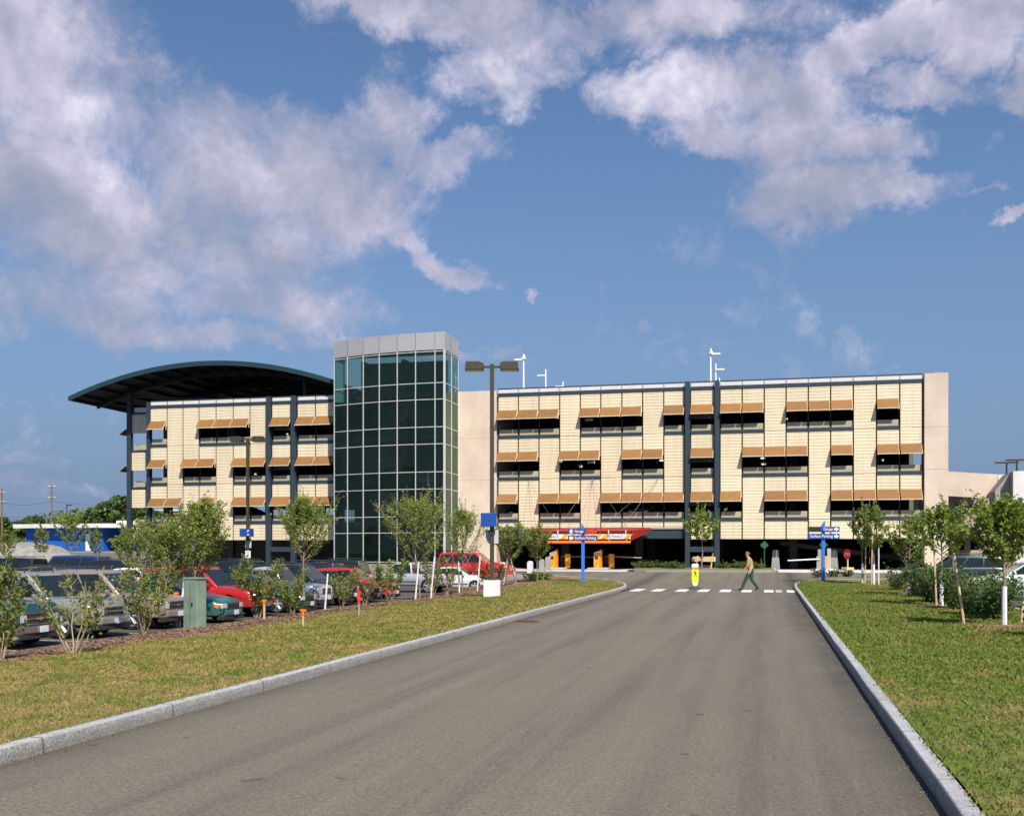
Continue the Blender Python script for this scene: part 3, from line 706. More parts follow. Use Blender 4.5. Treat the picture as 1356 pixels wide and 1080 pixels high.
# decks, ceilings, inner columns, back wall
DY = FY + 36
XE = -53.6
for k, z in enumerate(ZB[1:] + []):
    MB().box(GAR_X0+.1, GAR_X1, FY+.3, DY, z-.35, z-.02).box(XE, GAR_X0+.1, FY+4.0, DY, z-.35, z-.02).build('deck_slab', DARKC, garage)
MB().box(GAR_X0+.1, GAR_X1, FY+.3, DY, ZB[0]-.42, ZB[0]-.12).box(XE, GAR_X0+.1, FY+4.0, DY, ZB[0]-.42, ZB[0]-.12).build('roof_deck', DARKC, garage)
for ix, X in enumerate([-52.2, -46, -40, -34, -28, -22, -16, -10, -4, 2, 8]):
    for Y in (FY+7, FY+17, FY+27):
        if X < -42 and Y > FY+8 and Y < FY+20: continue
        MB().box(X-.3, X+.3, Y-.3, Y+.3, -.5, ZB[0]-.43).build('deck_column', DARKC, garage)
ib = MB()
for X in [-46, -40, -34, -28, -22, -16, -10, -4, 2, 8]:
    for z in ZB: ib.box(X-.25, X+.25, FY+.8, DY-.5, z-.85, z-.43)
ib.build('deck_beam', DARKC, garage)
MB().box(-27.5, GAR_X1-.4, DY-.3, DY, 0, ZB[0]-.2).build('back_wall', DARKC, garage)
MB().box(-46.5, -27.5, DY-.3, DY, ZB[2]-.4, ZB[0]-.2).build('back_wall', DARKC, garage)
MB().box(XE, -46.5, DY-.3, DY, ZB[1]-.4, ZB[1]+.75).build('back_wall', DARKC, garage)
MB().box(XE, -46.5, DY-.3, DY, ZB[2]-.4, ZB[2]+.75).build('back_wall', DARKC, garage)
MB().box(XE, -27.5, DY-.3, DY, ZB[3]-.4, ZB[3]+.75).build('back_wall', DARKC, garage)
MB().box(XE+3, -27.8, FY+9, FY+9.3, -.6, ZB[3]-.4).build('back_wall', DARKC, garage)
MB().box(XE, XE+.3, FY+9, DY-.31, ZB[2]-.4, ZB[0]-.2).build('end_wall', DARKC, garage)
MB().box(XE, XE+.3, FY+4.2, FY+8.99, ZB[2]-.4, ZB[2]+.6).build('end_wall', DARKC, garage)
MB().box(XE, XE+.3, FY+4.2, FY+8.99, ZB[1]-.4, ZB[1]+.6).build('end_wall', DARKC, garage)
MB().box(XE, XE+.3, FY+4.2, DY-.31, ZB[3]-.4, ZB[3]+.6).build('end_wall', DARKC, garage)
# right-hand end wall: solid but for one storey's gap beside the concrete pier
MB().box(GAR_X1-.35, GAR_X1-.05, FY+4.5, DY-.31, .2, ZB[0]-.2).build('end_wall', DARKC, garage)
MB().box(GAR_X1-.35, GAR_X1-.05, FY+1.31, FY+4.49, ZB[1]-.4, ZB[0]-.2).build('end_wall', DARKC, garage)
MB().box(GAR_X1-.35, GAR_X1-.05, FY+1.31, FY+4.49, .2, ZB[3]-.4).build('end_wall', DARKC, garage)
# sloping ramp seen under the right end
rm_ = MB().prism([(1.0, 2.55), (1.0, 2.25), (12.0, .75), (12.0, 1.2)], FY+9, FY+9.3, 'y')
rm_.build('ramp_parapet', CONC2, garage)
for px in (1027, 1104): 
    X = PX(px, FY+1.2); MB().prism([(X-.34, .1), (X-.2, 1.85), (X+.2, 1.85), (X+.34, .1)], FY+1.0, FY+1.6, 'y').build('pier', CONC2, garage)
# lights on the ceilings
cl_m = m_emit('ceiling lamp glow', (1.0, .93, .8), .8)
for (px, py) in ((746,683.5-31.5),(778,540),(743,611.3),(876,610),(770,618),(1010,607),(1011,615),(267,575.5),(291,561.5),(337,628),(268.5,622),(379,575),(1171,609.5),(1040,555),(1126,662),(900,661)):
    for z in ZB[:3]:
        d = ray(px, py); zc = z-.5; t = (zc-CH)/d[2]; X, Y = d[0]*t, d[1]*t
        if FY+.7 < Y < FY+34:
            MB().lathe([(.08,zc+.12),(.20,zc+.06),(.21,zc),(.12,zc-.03)], (X,Y,0), n=12).build('ceiling_lamp', cl_m, garage); break
sg = MB()
for (px, z) in ((780,11.62),(783,8.4)):
    X = PX(px, FY+1.0); sg.box(X-.3, X+.3, FY+1, FY+1.03, z+.0, z+.18)
sg.build('hanging_sign', WHITE, garage)
# set back corner bay at the left end
SY = 82.3
xs0, xs1 = PX(172, SY), PX(200, SY)
cbm = MB()
for r in range(3):
    z1, z0 = ZB[r], ZB[r+1]
    MB().box(PX(174.8, SY), PX(194.0, SY), SY, SY+.07, z0+1.42, z1-.22).build('cladding_panel', CLAD, garage); MB().box(PX(177, SY), PX(195, SY), SY+.1, SY+.13, z0+.0, z0+.42).build('guard_panel', GUARD, garage)
    cbm.box(xs0, xs1, SY-.02, SY+.2, z0-.22, z0-.05)
    for zz_ in (0,): 
        aw = MB().prism([(XE-.35, z0+1.85), (XE-.35, z0+1.82), (XE-.95, z0+1.38), (XE-.95, z0+1.41)], SY+.4, SY+2.0, 'y').build('awning', AWN, garage)
MB().box(PX(174.8, SY), PX(194.5, SY), SY, SY+.07, ZLOW, ZB[3]-.25).build('lower_panel', CLAD, garage)
cbm.box(xs0, xs1, SY-.02, SY+.2, ZB[0]-.22, ZB[0]-.05); cg2 = MB().box(PX(177, SY), PX(195, SY), SY+.1, SY+.13, ZB[0]-.02, ZB[0]+.38); cg2.build('parapet_panel', PARA, garage)
cbm.build('sill_beam', STEEL, garage)
sc_ = MB().box(GAR_X0-.30, GAR_X0+.0, FY-.1, FY+.25, -.5, 14.05)
sc_.build('steel_column', STEEL, garage)
xc = PX(172, SY)
def roof_z(X): return 17.12 - 0.01552*(X+44.25)**2
MB().box(xc-.19, xc+.19, SY-.2, SY+.2, -.5, roof_z(xc)-.5).build('steel_column', STEEL, garage)
for X, Y in ((PX(403.5, FY+3), FY+3), (-36, FY+14), (-50, FY+20), (-33, FY+24), (-50, FY+10)):
    MB().tube((X, Y, 13.5), (X, Y, roof_z(X)-.45), .16, .16, 10).build('canopy_column', STEEL, garage)
# the curved roof: a shallow vault along Y
n = 40; XA, XB_ = -56.75, -32.9; ya, yb = 79.0, 109.0
prof = [(XA+(XB_-XA)*i/n) for i in range(n+1)]
def vault(t0, t1, y0, y1, mat, name, par=garage):
    top = [(x, roof_z(x)-t0) for x in prof]; bot = [(x, roof_z(x)-t1) for x in reversed(prof)]
    m = MB(); P_ = top + bot; N_ = len(P_)
    vs = [(p[0], y0, p[1]) for p in P_] + [(p[0], y1, p[1]) for p in P_]
    fs = [(i, (i+1)%N_, (i+1)%N_+N_, i+N_) for i in range(N_)]
    for i in range(n):
        fs.append((i, i+1, N_-2-i, N_-1-i)); fs.append((i+N_, N_-1-i+N_, N_-2-i+N_, i+1+N_))
    return m.add(vs, fs).build(name, mat, par, smooth=30)
TEAL = M('dark teal roof edge', (0.020,0.050,0.062), 0.4, 0.1, 0.1, 2.0)
RUND = M('near black roof steel', (0.010,0.014,0.018), 0.6, 0.0, 0.15, 3.0)
rf = vault(0, .12, ya, yb, RUND, 'curved_roof')
vault(-.02, .36, ya-.12, ya-.002, TEAL, 'roof_fascia', rf); vault(.12, .36, yb+.002, yb+.1, STEEL, 'roof_fascia', rf)
for X in (XA,): MB().box(X-.1, X+.02, ya-.12, yb+.1, roof_z(X)-.36, roof_z(X)+.0).build('roof_fascia', TEAL, rf)
for k, y in enumerate((82.8, 90, 97.5, 105)):
    vault(.121, .55, y-.12, y+.12, RUND, 'roof_beam', rf)
pr = MB()
for k in range(15):
    x = XA + .8 + k*(XB_-XA-1.6)/14; pr.box(x-.07, x+.07, ya, yb, roof_z(x)-.33, roof_z(x)-.14)
pr.build('purlin', RUND, rf)
br = MB()
br.tube((xc, SY, 13.9), (xc+6, 90, roof_z(xc+6)-.5), .09).tube((xc+.2, SY, 15.0), (xc+12, SY, 14.3), .07)
br.build('roof_brace', STEEL, rf)

# ---- glass stair tower: a bowed front, a square right flank
def towY(X): return 75.9 + ((X+24.0)/8.5)**2 * 1.72 if X < -24 else 75.9
TX = [at(442, 500, 77.6).x, -31.35, -29.75, -28.15, -26.4, -24.75, -23.85, -23.2]
# mullion lines measured on the photograph, carried onto the bow
def bowx(px):
    lo, hi = -33.2, -22.5
    for _ in range(40):
        m_ = (lo+hi)/2
        if PX(px, towY(m_)) > m_: lo = m_
        else: hi = m_
    return lo
TX = [bowx(p) for p in (443, 460.5, 481.3, 502.5, 526.3, 550.5, 576.3, 588.3)]
XL, XRt = TX[0], TX[-1]; FYb = FY - .05
outline = [(x, towY(x)) for x in TX]
def ring_wall(mb, pts, th, z0, z1, m=0):
    for (a, b_) in zip(pts[:-1], pts[1:]):
        d = Vector((b_[0]-a[0], b_[1]-a[1])).normalized(); nn = Vector((-d.y, d.x))*th
        mb.prism([a, b_, (b_[0]+nn.x, b_[1]+nn.y), (a[0]+nn.x, a[1]+nn.y)], z0, z1, 'z', m)
loop = [(XL, FYb)] + outline + [(XRt, FYb)]
ZG = [0.85, 3.13, 4.33, 6.36, 7.62, 9.68, 10.94, 12.97, 14.18, 16.62]
TGL = m_glass('dark green tinted glass', (0.36, 0.50, 0.40), 1.0)
tower = MB().add([(x, y, 17.82) for x, y in loop] + [(x, y, 16.9) for x, y in loop], [tuple(range(len(loop))), tuple(range(2*len(loop)-1, len(loop)-1, -1))]).build('stair_tower', CONC2, garage)
tag(tower, 'glass stair tower with a bowed front and silver cap')
tvar = [TGL, m_glass('dark green tinted glass deeper', (0.28, 0.40, 0.32), .95), m_glass('dark green tinted glass paler', (0.50, 0.62, 0.50), 1.15)]
tw = MB(); rgt = random.Random(8)
lp2 = [(XL, FYb)] + outline + [(XRt, 77.75), (XRt, FYb)]
for (a_, b2_) in zip(lp2[:-1], lp2[1:]):
    for za, zb2_ in zip(ZG[:-1], ZG[1:]):
        e = [rgt.uniform(-.006, .006) for _ in range(4)]   # no two panes hang quite alike
        tw.quad((a_[0]+e[0], a_[1]+e[1], za), (b2_[0]+e[0], b2_[1]+e[2], za), (b2_[0]+e[3], b2_[1]+e[3], zb2_), (a_[0]+e[3], a_[1]+e[0], zb2_), rgt.choice((0, 0, 1, 2)))
tw.build('glazing', tvar, tower, fix=False)
fa = MB()
f2 = [(x-(.0 if i else .06), y-.06) for i, (x, y) in enumerate(outline)]
pts = [(XL-.05, FYb)] + [(XL-.05, outline[0][1]-.05)] + [(x, y-.06) for x, y in outline[1:-1]] + [(XRt+.05, outline[-1][1]-.06), (XRt+.05, FYb)]
ring_wall(fa, pts, .16, 16.62, 17.92)
fa.build('fascia', ALU, tower)
fj = MB()
for (x, y) in [p for p in pts[2:-2]]: fj.box(x-.012, x+.012, y-.005, y+.02, 16.64, 17.9)
fj.box(XRt+.035, XRt+.056, 77.3, 77.325, 16.64, 17.9)
MB().box(XRt-.12, XRt+.055, outline[-1][1]-.065, outline[-1][1]+.12, 16.6, 17.93).build('fascia_corner', ALU, tower)
fj.build('fascia_joint', DARK, tower)
ml_ = MB(); ZH = [0.95, 3.13, 4.33, 6.36, 7.62, 9.68, 10.94, 12.97, 14.18, 16.5]
allp = loop[:1] + outline + [(XRt, 77.75)] + loop[-1:]
for (x, y) in allp:
    ml_.box(x-.028, x+.028, y-.07, y+.08, .85, 16.62)
ml_.box(XRt-.05, XRt+.09, outline[-1][1]-.09, outline[-1][1]+.05, .85, 16.63)
for z in ZH:
    pts2 = [(XL-.035, FYb)] + [(XL-.035, outline[0][1]-.04)] + [(x, y-.05) for x, y in outline[1:-1]] + [(XRt+.04, outline[-1][1]-.05), (XRt+.04, FYb)]
    ring_wall(ml_, pts2, .09, z-.026, z+.026)
ml_.build('mullion', MULL, tower)
st = MB()
inner = [(XL+.2, FYb-.1)] + [(x, y+.35) for x, y in outline] + [(XRt-.2, FYb-.1)]
for z in (0.9, 4.0, 7.2, 10.4, 13.6): 
    k = len(inner); 
    inn = [(XL+.2+1.5, FYb-.1), (XL+1.7, towY(XL+1.5)+.4)] + [(x, y+.35) for x, y in outline if XL+1.6 < x < XRt-.6] + [(XRt-.7, outline[-1][1]+.4), (XRt-.7, FYb-.1)]
    st.prism(inn, z-.3, z, 'z')
st.build('landing', CONC2, tower)
iw = MB().box(XL+2.0, XRt-.75, FYb-.3, FYb-.1, .9, 16.4).box(XL+2.0, XL+2.2, towY(XL+2)+1.2, FYb-.31, .9, 16.4).box(-27.2,-26.9, 78.0, FYb-.31, .9, 16.4)
iw.build('inner_wall', CONC2, tower)
sr = MB()
for k, z in enumerate((0.9, 4.0, 7.2, 10.4)):
    sr.prism([(-30.6, z), (-30.3, z), (-26.9, z+1.6), (-26.9, z+1.3)], 77.6, 78.6, 'y'); sr.prism([(-30.6, z+3.2), (-30.3, z+3.2), (-26.9, z+1.6), (-26.9, z+1.3)], 78.65, 79.2, 'y')
sr.build('stair_flight', CONC2, tower)
MB().box(XL+.0, XRt-.0, towY(XL)+.1, FYb, -.3, .84).add([(x, y+.02, .84) for x, y in loop]+[(x, y+.02, -.3) for x, y in loop], [(i, i+1, i+1+len(loop), i+len(loop)) for i in range(len(loop)-1)]).build('plinth', CONC2, tower, fix=False)

# ---- entrance canopy, banner, clearance bar (one thing hung on cables)
ec = thing('entrance_canopy', 'red steel entrance canopy with striped ENTRANCE banner and orange clearance bar', 'canopy', (0,0,0))
cyb, cyf = FY-.35, 75.6
xa0, xb0 = PX(700, cyb), PX(861, cyb); xa1, xb1 = PX(711, cyf), PX(835.5, cyf)
zc0, zc1 = 3.45, 3.45
fz = PZ(770, 703.2, cyf)
top_ = [(xa0, cyb, 3.42), (xb0, cyb, 3.42), (xb1, cyf, fz), (xa1, cyf, fz)]
cn = MB()
cn.quad(*top_).quad(*[(x, y, z-.05) for x, y, z in reversed(top_)])
cn.build('canopy_deck', RED, ec, fix=False)
tr_ = MB()
zb2 = PZ(770, 713.8, cyf)
for (p, q) in ((top_[0], top_[1]), (top_[3], top_[2]), (top_[0], top_[3]), (top_[1], top_[2])): tr_.tube(p, q, .07, n=6)
tr_.tube((xa1, cyf, zb2-.05), (xb1, cyf, zb2-.05), .09, n=6).tube((xa1, cyf, zb2-.05), (xa0, cyb, 3.3), .06, n=6).tube((xb1, cyf, zb2-.05), (xb0, cyb, 3.3), .06, n=6)
N = 12
for k in range(N):
    t0, t1 = k/N, (k+1)/N
    a = Vector(top_[0]).lerp(Vector(top_[1]), t0); b_ = Vector((xa1, cyf, zb2)).lerp(Vector((xb1, cyf, zb2)), t0+.5/N); c_ = Vector(top_[0]).lerp(Vector(top_[1]), t1)
    tr_.tube(a, b_, .035, n=5).tube(b_, c_, .035, n=5)
    d_ = Vector(top_[3]).lerp(Vector(top_[2]), t0); e_ = Vector(top_[3]).lerp(Vector(top_[2]), t1); tr_.tube(d_, b_, .03, n=5).tube(b_, e_, .03, n=5)
tr_.build('truss', RED, ec)
wgm = MB()
wgm.add([(xb1+.02, cyf, fz), (xb0, cyb, 3.40), (xb1+.02, cyf, zb2-.02)], [(0,1,2)]).add([(xb1+.05, cyf+.02, fz), (xb0+.03, cyb, 3.40), (xb1+.05, cyf+.02, zb2-.02)], [(2,1,0)]).build('side_panel', RED, ec, fix=False)
zb_t, zb_b = PZ(770, 706.9, cyf-.15), PZ(770, 713.3, cyf-.15)
yb_ = cyf-.15; bn_ = MB().box(xa1, xb1, yb_, yb_+.04, zb_b, zb_t)
ban = bn_.build('banner', WHITE, ec)
L_ = xb1-xa1
strp = MB(); h = zb_t-zb_b
def stripe(u):
    x = xa1 + u; strp.prism([(x, zb_b+.004), (x+.38, zb_b+.004), (x+.38+.28, zb_t-.004), (x+.28, zb_t-.004)], yb_-.004, yb_-.0005, 'y')
for u in (.015,.255,.33,.40,.47,.54,.61,.685,.925): stripe(u*L_)
strp.build('stripe', YORANGE, ban)
zo0, zo1 = PZ(770, 716.3, yb_), PZ(770, 719.0, yb_)
MB().tube((xa1, yb_, (zo0+zo1)/2), (xb1, yb_, (zo0+zo1)/2), .085, n=10).build('clearance_bar', ORANGE, ec)
hg = MB()
for k in range(6):
    x = xa1+.3+k*(L_-.6)/5; hg.tube((x, yb_+.02, zo0), (x, yb_+.02, zb_b), .015, n=5); 
    x = xa1+.35+k*(L_-.7)/5; hg.tube((x, yb_-.02, zb_t), (x, yb_-.02, zb_t+.28), .035, n=6)
hg.build('hanger', WHITE, ec)
cb_ = MB(); CABLE = M('dark steel cable', (.16,.15,.13), .5, .5)
for (px, py, tg) in ((700,636,((711,704),(741,704))),(785,634,((735,704),(770,704),(800,704),(835,704))),(873,632,((790,704),(820,704)))):
    A = at(px, py, FY-.05)
    for (tx, ty) in tg:
        B = at(tx, ty, cyf+.2); cb_.tube(A, B, .012, n=4)
cb_.build('cable', CABLE, ec)

def text_obj(s, width, height, mat, parent, loc, name='lettering', rot=(R(90),0,0), bold=True, depth=0.004):
    cu = bpy.data.curves.new(name, 'FONT'); cu.body = s; cu.size = 1; cu.extrude = 0.0; cu.resolution_u = 2
    if bold: cu.offset = 0.010
    ob = bpy.data.objects.new(name, cu); COL.objects.link(ob)
    dg = bpy.context.evaluated_depsgraph_get(); me = bpy.data.meshes.new_from_object(ob.evaluated_get(dg))
    bpy.data.objects.remove(ob)
    xs = [v.co.x for v in me.vertices]; ys = [v.co.y for v in me.vertices]
    sx_, sy_ = width/(max(xs)-min(xs)), height/(max(ys)-min(ys)); cx_, cy_ = (max(xs)+min(xs))/2, (max(ys)+min(ys))/2
    for v in me.vertices: v.co = ((v.co.x-cx_)*sx_, (v.co.y-cy_)*sy_, 0)
    me.name = name; me.materials.clear(); me.materials.append(mat)
    o = bpy.data.objects.new(name, me); COL.objects.link(o); o.parent = parent; o.location = loc; o.rotation_euler = rot
    return o
BLK = M('black lettering', (.02,.02,.02), .6)
zt_ = (zb_t+zb_b)/2
for u in (.158, .838):
    X = xa1+u*L_; text_obj('ENTRANCE', .165*L_, .2, BLK, ban, (X, yb_-.009, zt_))

# ---- rooftop lamps
def roof_lamp(px, ptop, parm, side, Y, label, big=True):
    X = PX(px, Y); z1 = PZ(px, ptop, Y); za = PZ(px, parm, Y); s = scale_at(px, Y)
    t = thing('rooftop_lamp', label, 'lamp', (X, Y, 13.55), 0, 'lamps on the garage roof'); h = z1-13.55; ha = za-13.55
    MB().tube((0,0,0), (0,0,h), .09, .06, 10).build('pole', WHITE, t)
    d = side; MB().box(.05*d, .75*d, -.16, .16, ha-.07, ha+.06).tube((0,0,ha), (.1*d,0,ha), .07).build('lamp_head', WHITE, t, bevel=.02)
    if big: MB().lathe([(.05,ha+.02),(.19,ha+.03),(.19,ha+.2),(.05,ha+.22)], n=12).tube((.06,.05,ha+.2), (.06,.05,ha+.45), .04).build('sensor_collar', WHITE, t)
roof_lamp(693.3, 469, 476, -1, 86, 'white roof lamp with collar, arm towards the glass tower, tallest beside it')
roof_lamp(722.6, 489, 497, -1, 93, 'white roof lamp of middle height, arm towards the glass tower', False)
roof_lamp(745.5, 505, 511.5, -1, 101, 'tiny white roof lamp just showing over the parapet, nearer the glass tower', False)
roof_lamp(941, 461.5, 469, 1, 85.5, 'tallest white roof lamp above the steel portal, with collar and arm away from the tower')
roof_lamp(947.7, 481, 489.5, 1, 92.8, 'shorter white roof lamp just beside the tallest one over the portal', False)
roof_lamp(952.5, 500, 507, 1, 101, 'tiny white roof lamp stub behind the parapet at the steel portal', False)

# ---- concrete ramp building beyond the right end
rb = thing('ramp_building', 'beige and white concrete ramp building beyond the garage end', 'building', (0,0,0))
RY = 86.0
A, B_, C_, D_ = at(1250,623.6,RY), at(1322,627.8,RY), at(1318,660,RY), at(1250,656,RY)
MB().prism([(A.x,A.z),(B_.x,B_.z),(C_.x,C_.z),(D_.x,D_.z)], RY, RY+.35, 'y').build('ramp_wall', CONC, rb)
q = MB(); YB = 96.0
xw0, xw1 = 10.5, 24.0
wb = [(PZ(1280, y, YB)) for y in (655, 667, 681, 700, 706, 712, 727, 760)]
# back wall with window openings, built of bands and piers
openx = [(PX(1266.5,YB), PX(1277,YB)), (PX(1285,YB), PX(1297,YB))]
def wall_with(mb, z0, z1, ops, y0, y1, xa, xb):
    x = xa
    for (a, b_) in ops: mb.box(x, a, y0, y1, z0, z1); x = b_
    mb.box(x, xb, y0, y1, z0, z1)
ztop = PZ(1280, 655, YB); zo1_, zo0_ = PZ(1280, 667, YB), PZ(1280, 681, YB); zl1, zl0 = PZ(1280, 713, YB), PZ(1280, 728, YB)
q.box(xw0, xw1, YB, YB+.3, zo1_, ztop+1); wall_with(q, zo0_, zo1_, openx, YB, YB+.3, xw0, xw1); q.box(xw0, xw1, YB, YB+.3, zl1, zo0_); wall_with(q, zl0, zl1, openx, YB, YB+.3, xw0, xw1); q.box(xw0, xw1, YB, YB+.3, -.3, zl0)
MB().box(xw0, xw1, YB+2.5, YB+2.8, -.3, ztop+1).box(xw0, xw1, YB+.31, YB+2.49, zo1_+.02, ztop+.9).build('inner_wall', DARKC, rb)  # dark backing added behind the openings so they show black, not sky
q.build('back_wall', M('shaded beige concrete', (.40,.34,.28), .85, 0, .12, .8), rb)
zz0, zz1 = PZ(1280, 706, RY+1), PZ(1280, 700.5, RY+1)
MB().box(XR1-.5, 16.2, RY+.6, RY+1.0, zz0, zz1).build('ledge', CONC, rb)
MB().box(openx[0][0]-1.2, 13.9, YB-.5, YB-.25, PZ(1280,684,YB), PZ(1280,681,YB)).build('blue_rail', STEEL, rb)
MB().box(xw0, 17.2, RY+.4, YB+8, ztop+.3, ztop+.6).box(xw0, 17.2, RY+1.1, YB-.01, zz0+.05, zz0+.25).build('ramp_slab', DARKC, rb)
MB().box(xw0+.5, xw0+1.1, RY+4, RY+4.6, -.3, ztop+.29).box(13.4, 13.9, RY+2, RY+2.5, -.3, ztop+.29).build('pier', CONC2, rb)
wx0, wx1 = PX(1341.5, 82.5), 30.0
WZ = PZ(1345, 623.5, 82.5)
wp = MB()
x = wx0
while x < wx1: wp.box(x+.015, min(x+1.0, wx1)-.015, 82.5, 82.9, .3, WZ); x += 1.0
wp.box(PX(1322,RY)+.0, PX(1324,RY)+.35, RY-.02, RY+.3, 5.5, PZ(1322,628,RY))
wp.build('white_panel_wall', CONCW, rb)
MB().prism([(82.9, -.3), (82.9, WZ-.02), (RY+.4, WZ-.15), (RY+.4, -.3)], wx0+.0, wx0+.3, 'x').build('side_wall', CONC2, rb)
sl_ = MB().prism([(wx0-.45, .3), (wx0-1.0, 6.1), (wx0+.0, WZ-.05), (wx0, .3)], 83.5, 85.9, 'y').build('sloped_pier', CONC2, rb)
for (px, Y, lb) in ((1333, 92, 'small twin head lamp post behind the concrete ramp, nearer the garage'), (1346.5, 96, 'small twin head lamp post behind the white concrete panels')):
    X = PX(px, Y); z1 = PZ(px, 612 if px < 1340 else 608.5, Y)
    t = thing('lamp_post', lb, 'lamp post', (X, Y, 0), 0, 'twin lamps behind the ramp building')
    MB().tube((0,0,0), (0,0,z1), .1, .07, 8).build('pole', BRONZE, t)
    for s in (-1, 1): MB().box(.1*s, .85*s, -.15, .15, z1-.08, z1+.04).build('lamp_head', BRONZE, t)
# ------------------------------------------------------------------ vehicles
def boxm(m, cx, cy, cz, lx, ly, lz): return m.box(cx-lx/2, cx+lx/2, cy-ly/2, cy+ly/2, cz-lz/2, cz+lz/2)
SPECS = {
 # L, W, lower-body outline top (x, z) rear to front, cabin side points (rb, rt, ft, fb), roof z, belt z, wheels x, r, ground clearance
 'suv': dict(L=4.85, W=1.9, top=[(0,.98),(.06,1.06),(3.25,1.09),(3.5,1.07),(4.45,1.0),(4.72,.93),(4.85,.78)], cab=[(.06,1.05),(.28,1.72),(2.62,1.76),(3.42,1.07)], wheels=(1.0,3.85), r=.37, zb=.34, rack=1, pan=3),
 'bigsuv': dict(L=5.1, W=1.98, top=[(0,1.05),(.05,1.15),(3.3,1.17),(3.5,1.15),(4.85,1.10),(5.02,1.06),(5.1,.92)], cab=[(.05,1.14),(.16,1.84),(2.75,1.88),(3.42,1.16)], wheels=(1.05,4.15), r=.38, zb=.38, rack=1, pan=3),
 'pickup': dict(L=5.1, W=1.85, top=[(0,1.0),(.04,1.06),(1.95,1.06),(3.5,1.07),(4.75,.99),(5.0,.93),(5.1,.8)], cab=[(2.0,1.05),(2.12,1.66),(3.05,1.68),(3.6,1.06)], wheels=(1.05,4.1), r=.37, zb=.38, rack=0, pan=2, bed=1),
 'sedan': dict(L=4.6, W=1.76, top=[(0,.72),(.06,.93),(.9,.97),(3.2,.95),(3.45,.93),(4.2,.80),(4.5,.68),(4.6,.5)], cab=[(.65,.95),(1.35,1.38),(2.5,1.41),(3.35,.93)], wheels=(.85,3.65), r=.31, zb=.2, rack=0, pan=2),
 'wagon': dict(L=4.75, W=1.78, top=[(0,.75),(.06,.93),(.9,.96),(3.3,.95),(3.5,.93),(4.3,.83),(4.62,.7),(4.75,.5)], cab=[(.06,.92),(.42,1.44),(2.65,1.5),(3.42,.93)], wheels=(.95,3.75), r=.32, zb=.22, rack=1, pan=3),
 'hatch': dict(L=3.9, W=1.68, top=[(0,.75),(.05,.92),(2.7,.94),(2.9,.92),(3.55,.79),(3.82,.66),(3.9,.5)], cab=[(.05,.92),(.5,1.38),(1.9,1.42),(2.8,.92)], wheels=(.65,3.1), r=.29, zb=.2, rack=0, pan=2),
 'van': dict(L=5.2, W=1.98, top=[(0,1.12),(.05,1.2),(4.2,1.2),(4.4,1.15),(4.9,1.05),(5.12,.95),(5.2,.75)], cab=[(.05,1.19),(.14,1.98),(3.7,2.0),(4.35,1.16)], wheels=(1.1,4.3), r=.36, zb=.32, rack=0, pan=3),
}
def interp(pts, x):
    if x <= pts[0][0]: return pts[0][1]
    for (a, za), (b, zb) in zip(pts[:-1], pts[1:]):
        if x <= b: return za + (zb-za)*(x-a)/(b-a)
    return pts[-1][1]
def car_body(sp):
    L, W, top, zb = sp['L'], sp['W'], sp['top'], sp['zb']; h = W/2
    xs = sorted(set([0, .03, .1, .25] + [round(L*k/18, 3) for k in range(1, 18)] + [L-.25, L-.1, L-.03, L] + [p[0] for p in top]))
    vs = []; ring = None
    for x in xs:
        e = min(x, L-x); wf = 1.0 - 0.20*max(0, 1-e/0.5)**2.2; w_ = h*wf
        zt = interp(top, x); b = zb + (.10*max(0, 1-e/.35)**2)
        zm = b + (zt-b)*0.55
        half = [(0, b), (w_*.78, b), (w_*.95, b+.06), (w_*.985, b+.16), (w_, zm), (w_*.985, zt-.10), (w_*.94, zt-.035), (w_*.86, zt-.006), (w_*.45, zt+.02), (0, zt+.028)]
        full = half + [(-y, z) for (y, z) in reversed(half[1:-1])]
        ring = len(full); vs += [(x, y, z) for (y, z) in full]
    fs = []
    for i in range(len(xs)-1):
        for j in range(ring): fs.append((i*ring+j, i*ring+(j+1)%ring, (i+1)*ring+(j+1)%ring, (i+1)*ring+j))
    fs.append(tuple(range(ring))); fs.append(tuple(reversed(range((len(xs)-1)*ring, len(xs)*ring))))
    return MB().add(vs, fs)
def apply_mods(o):
    dg = bpy.context.evaluated_depsgraph_get(); me = bpy.data.meshes.new_from_object(o.evaluated_get(dg))
    old = o.data; o.modifiers.clear(); o.data = me; me.name = o.name
_CARS = {}
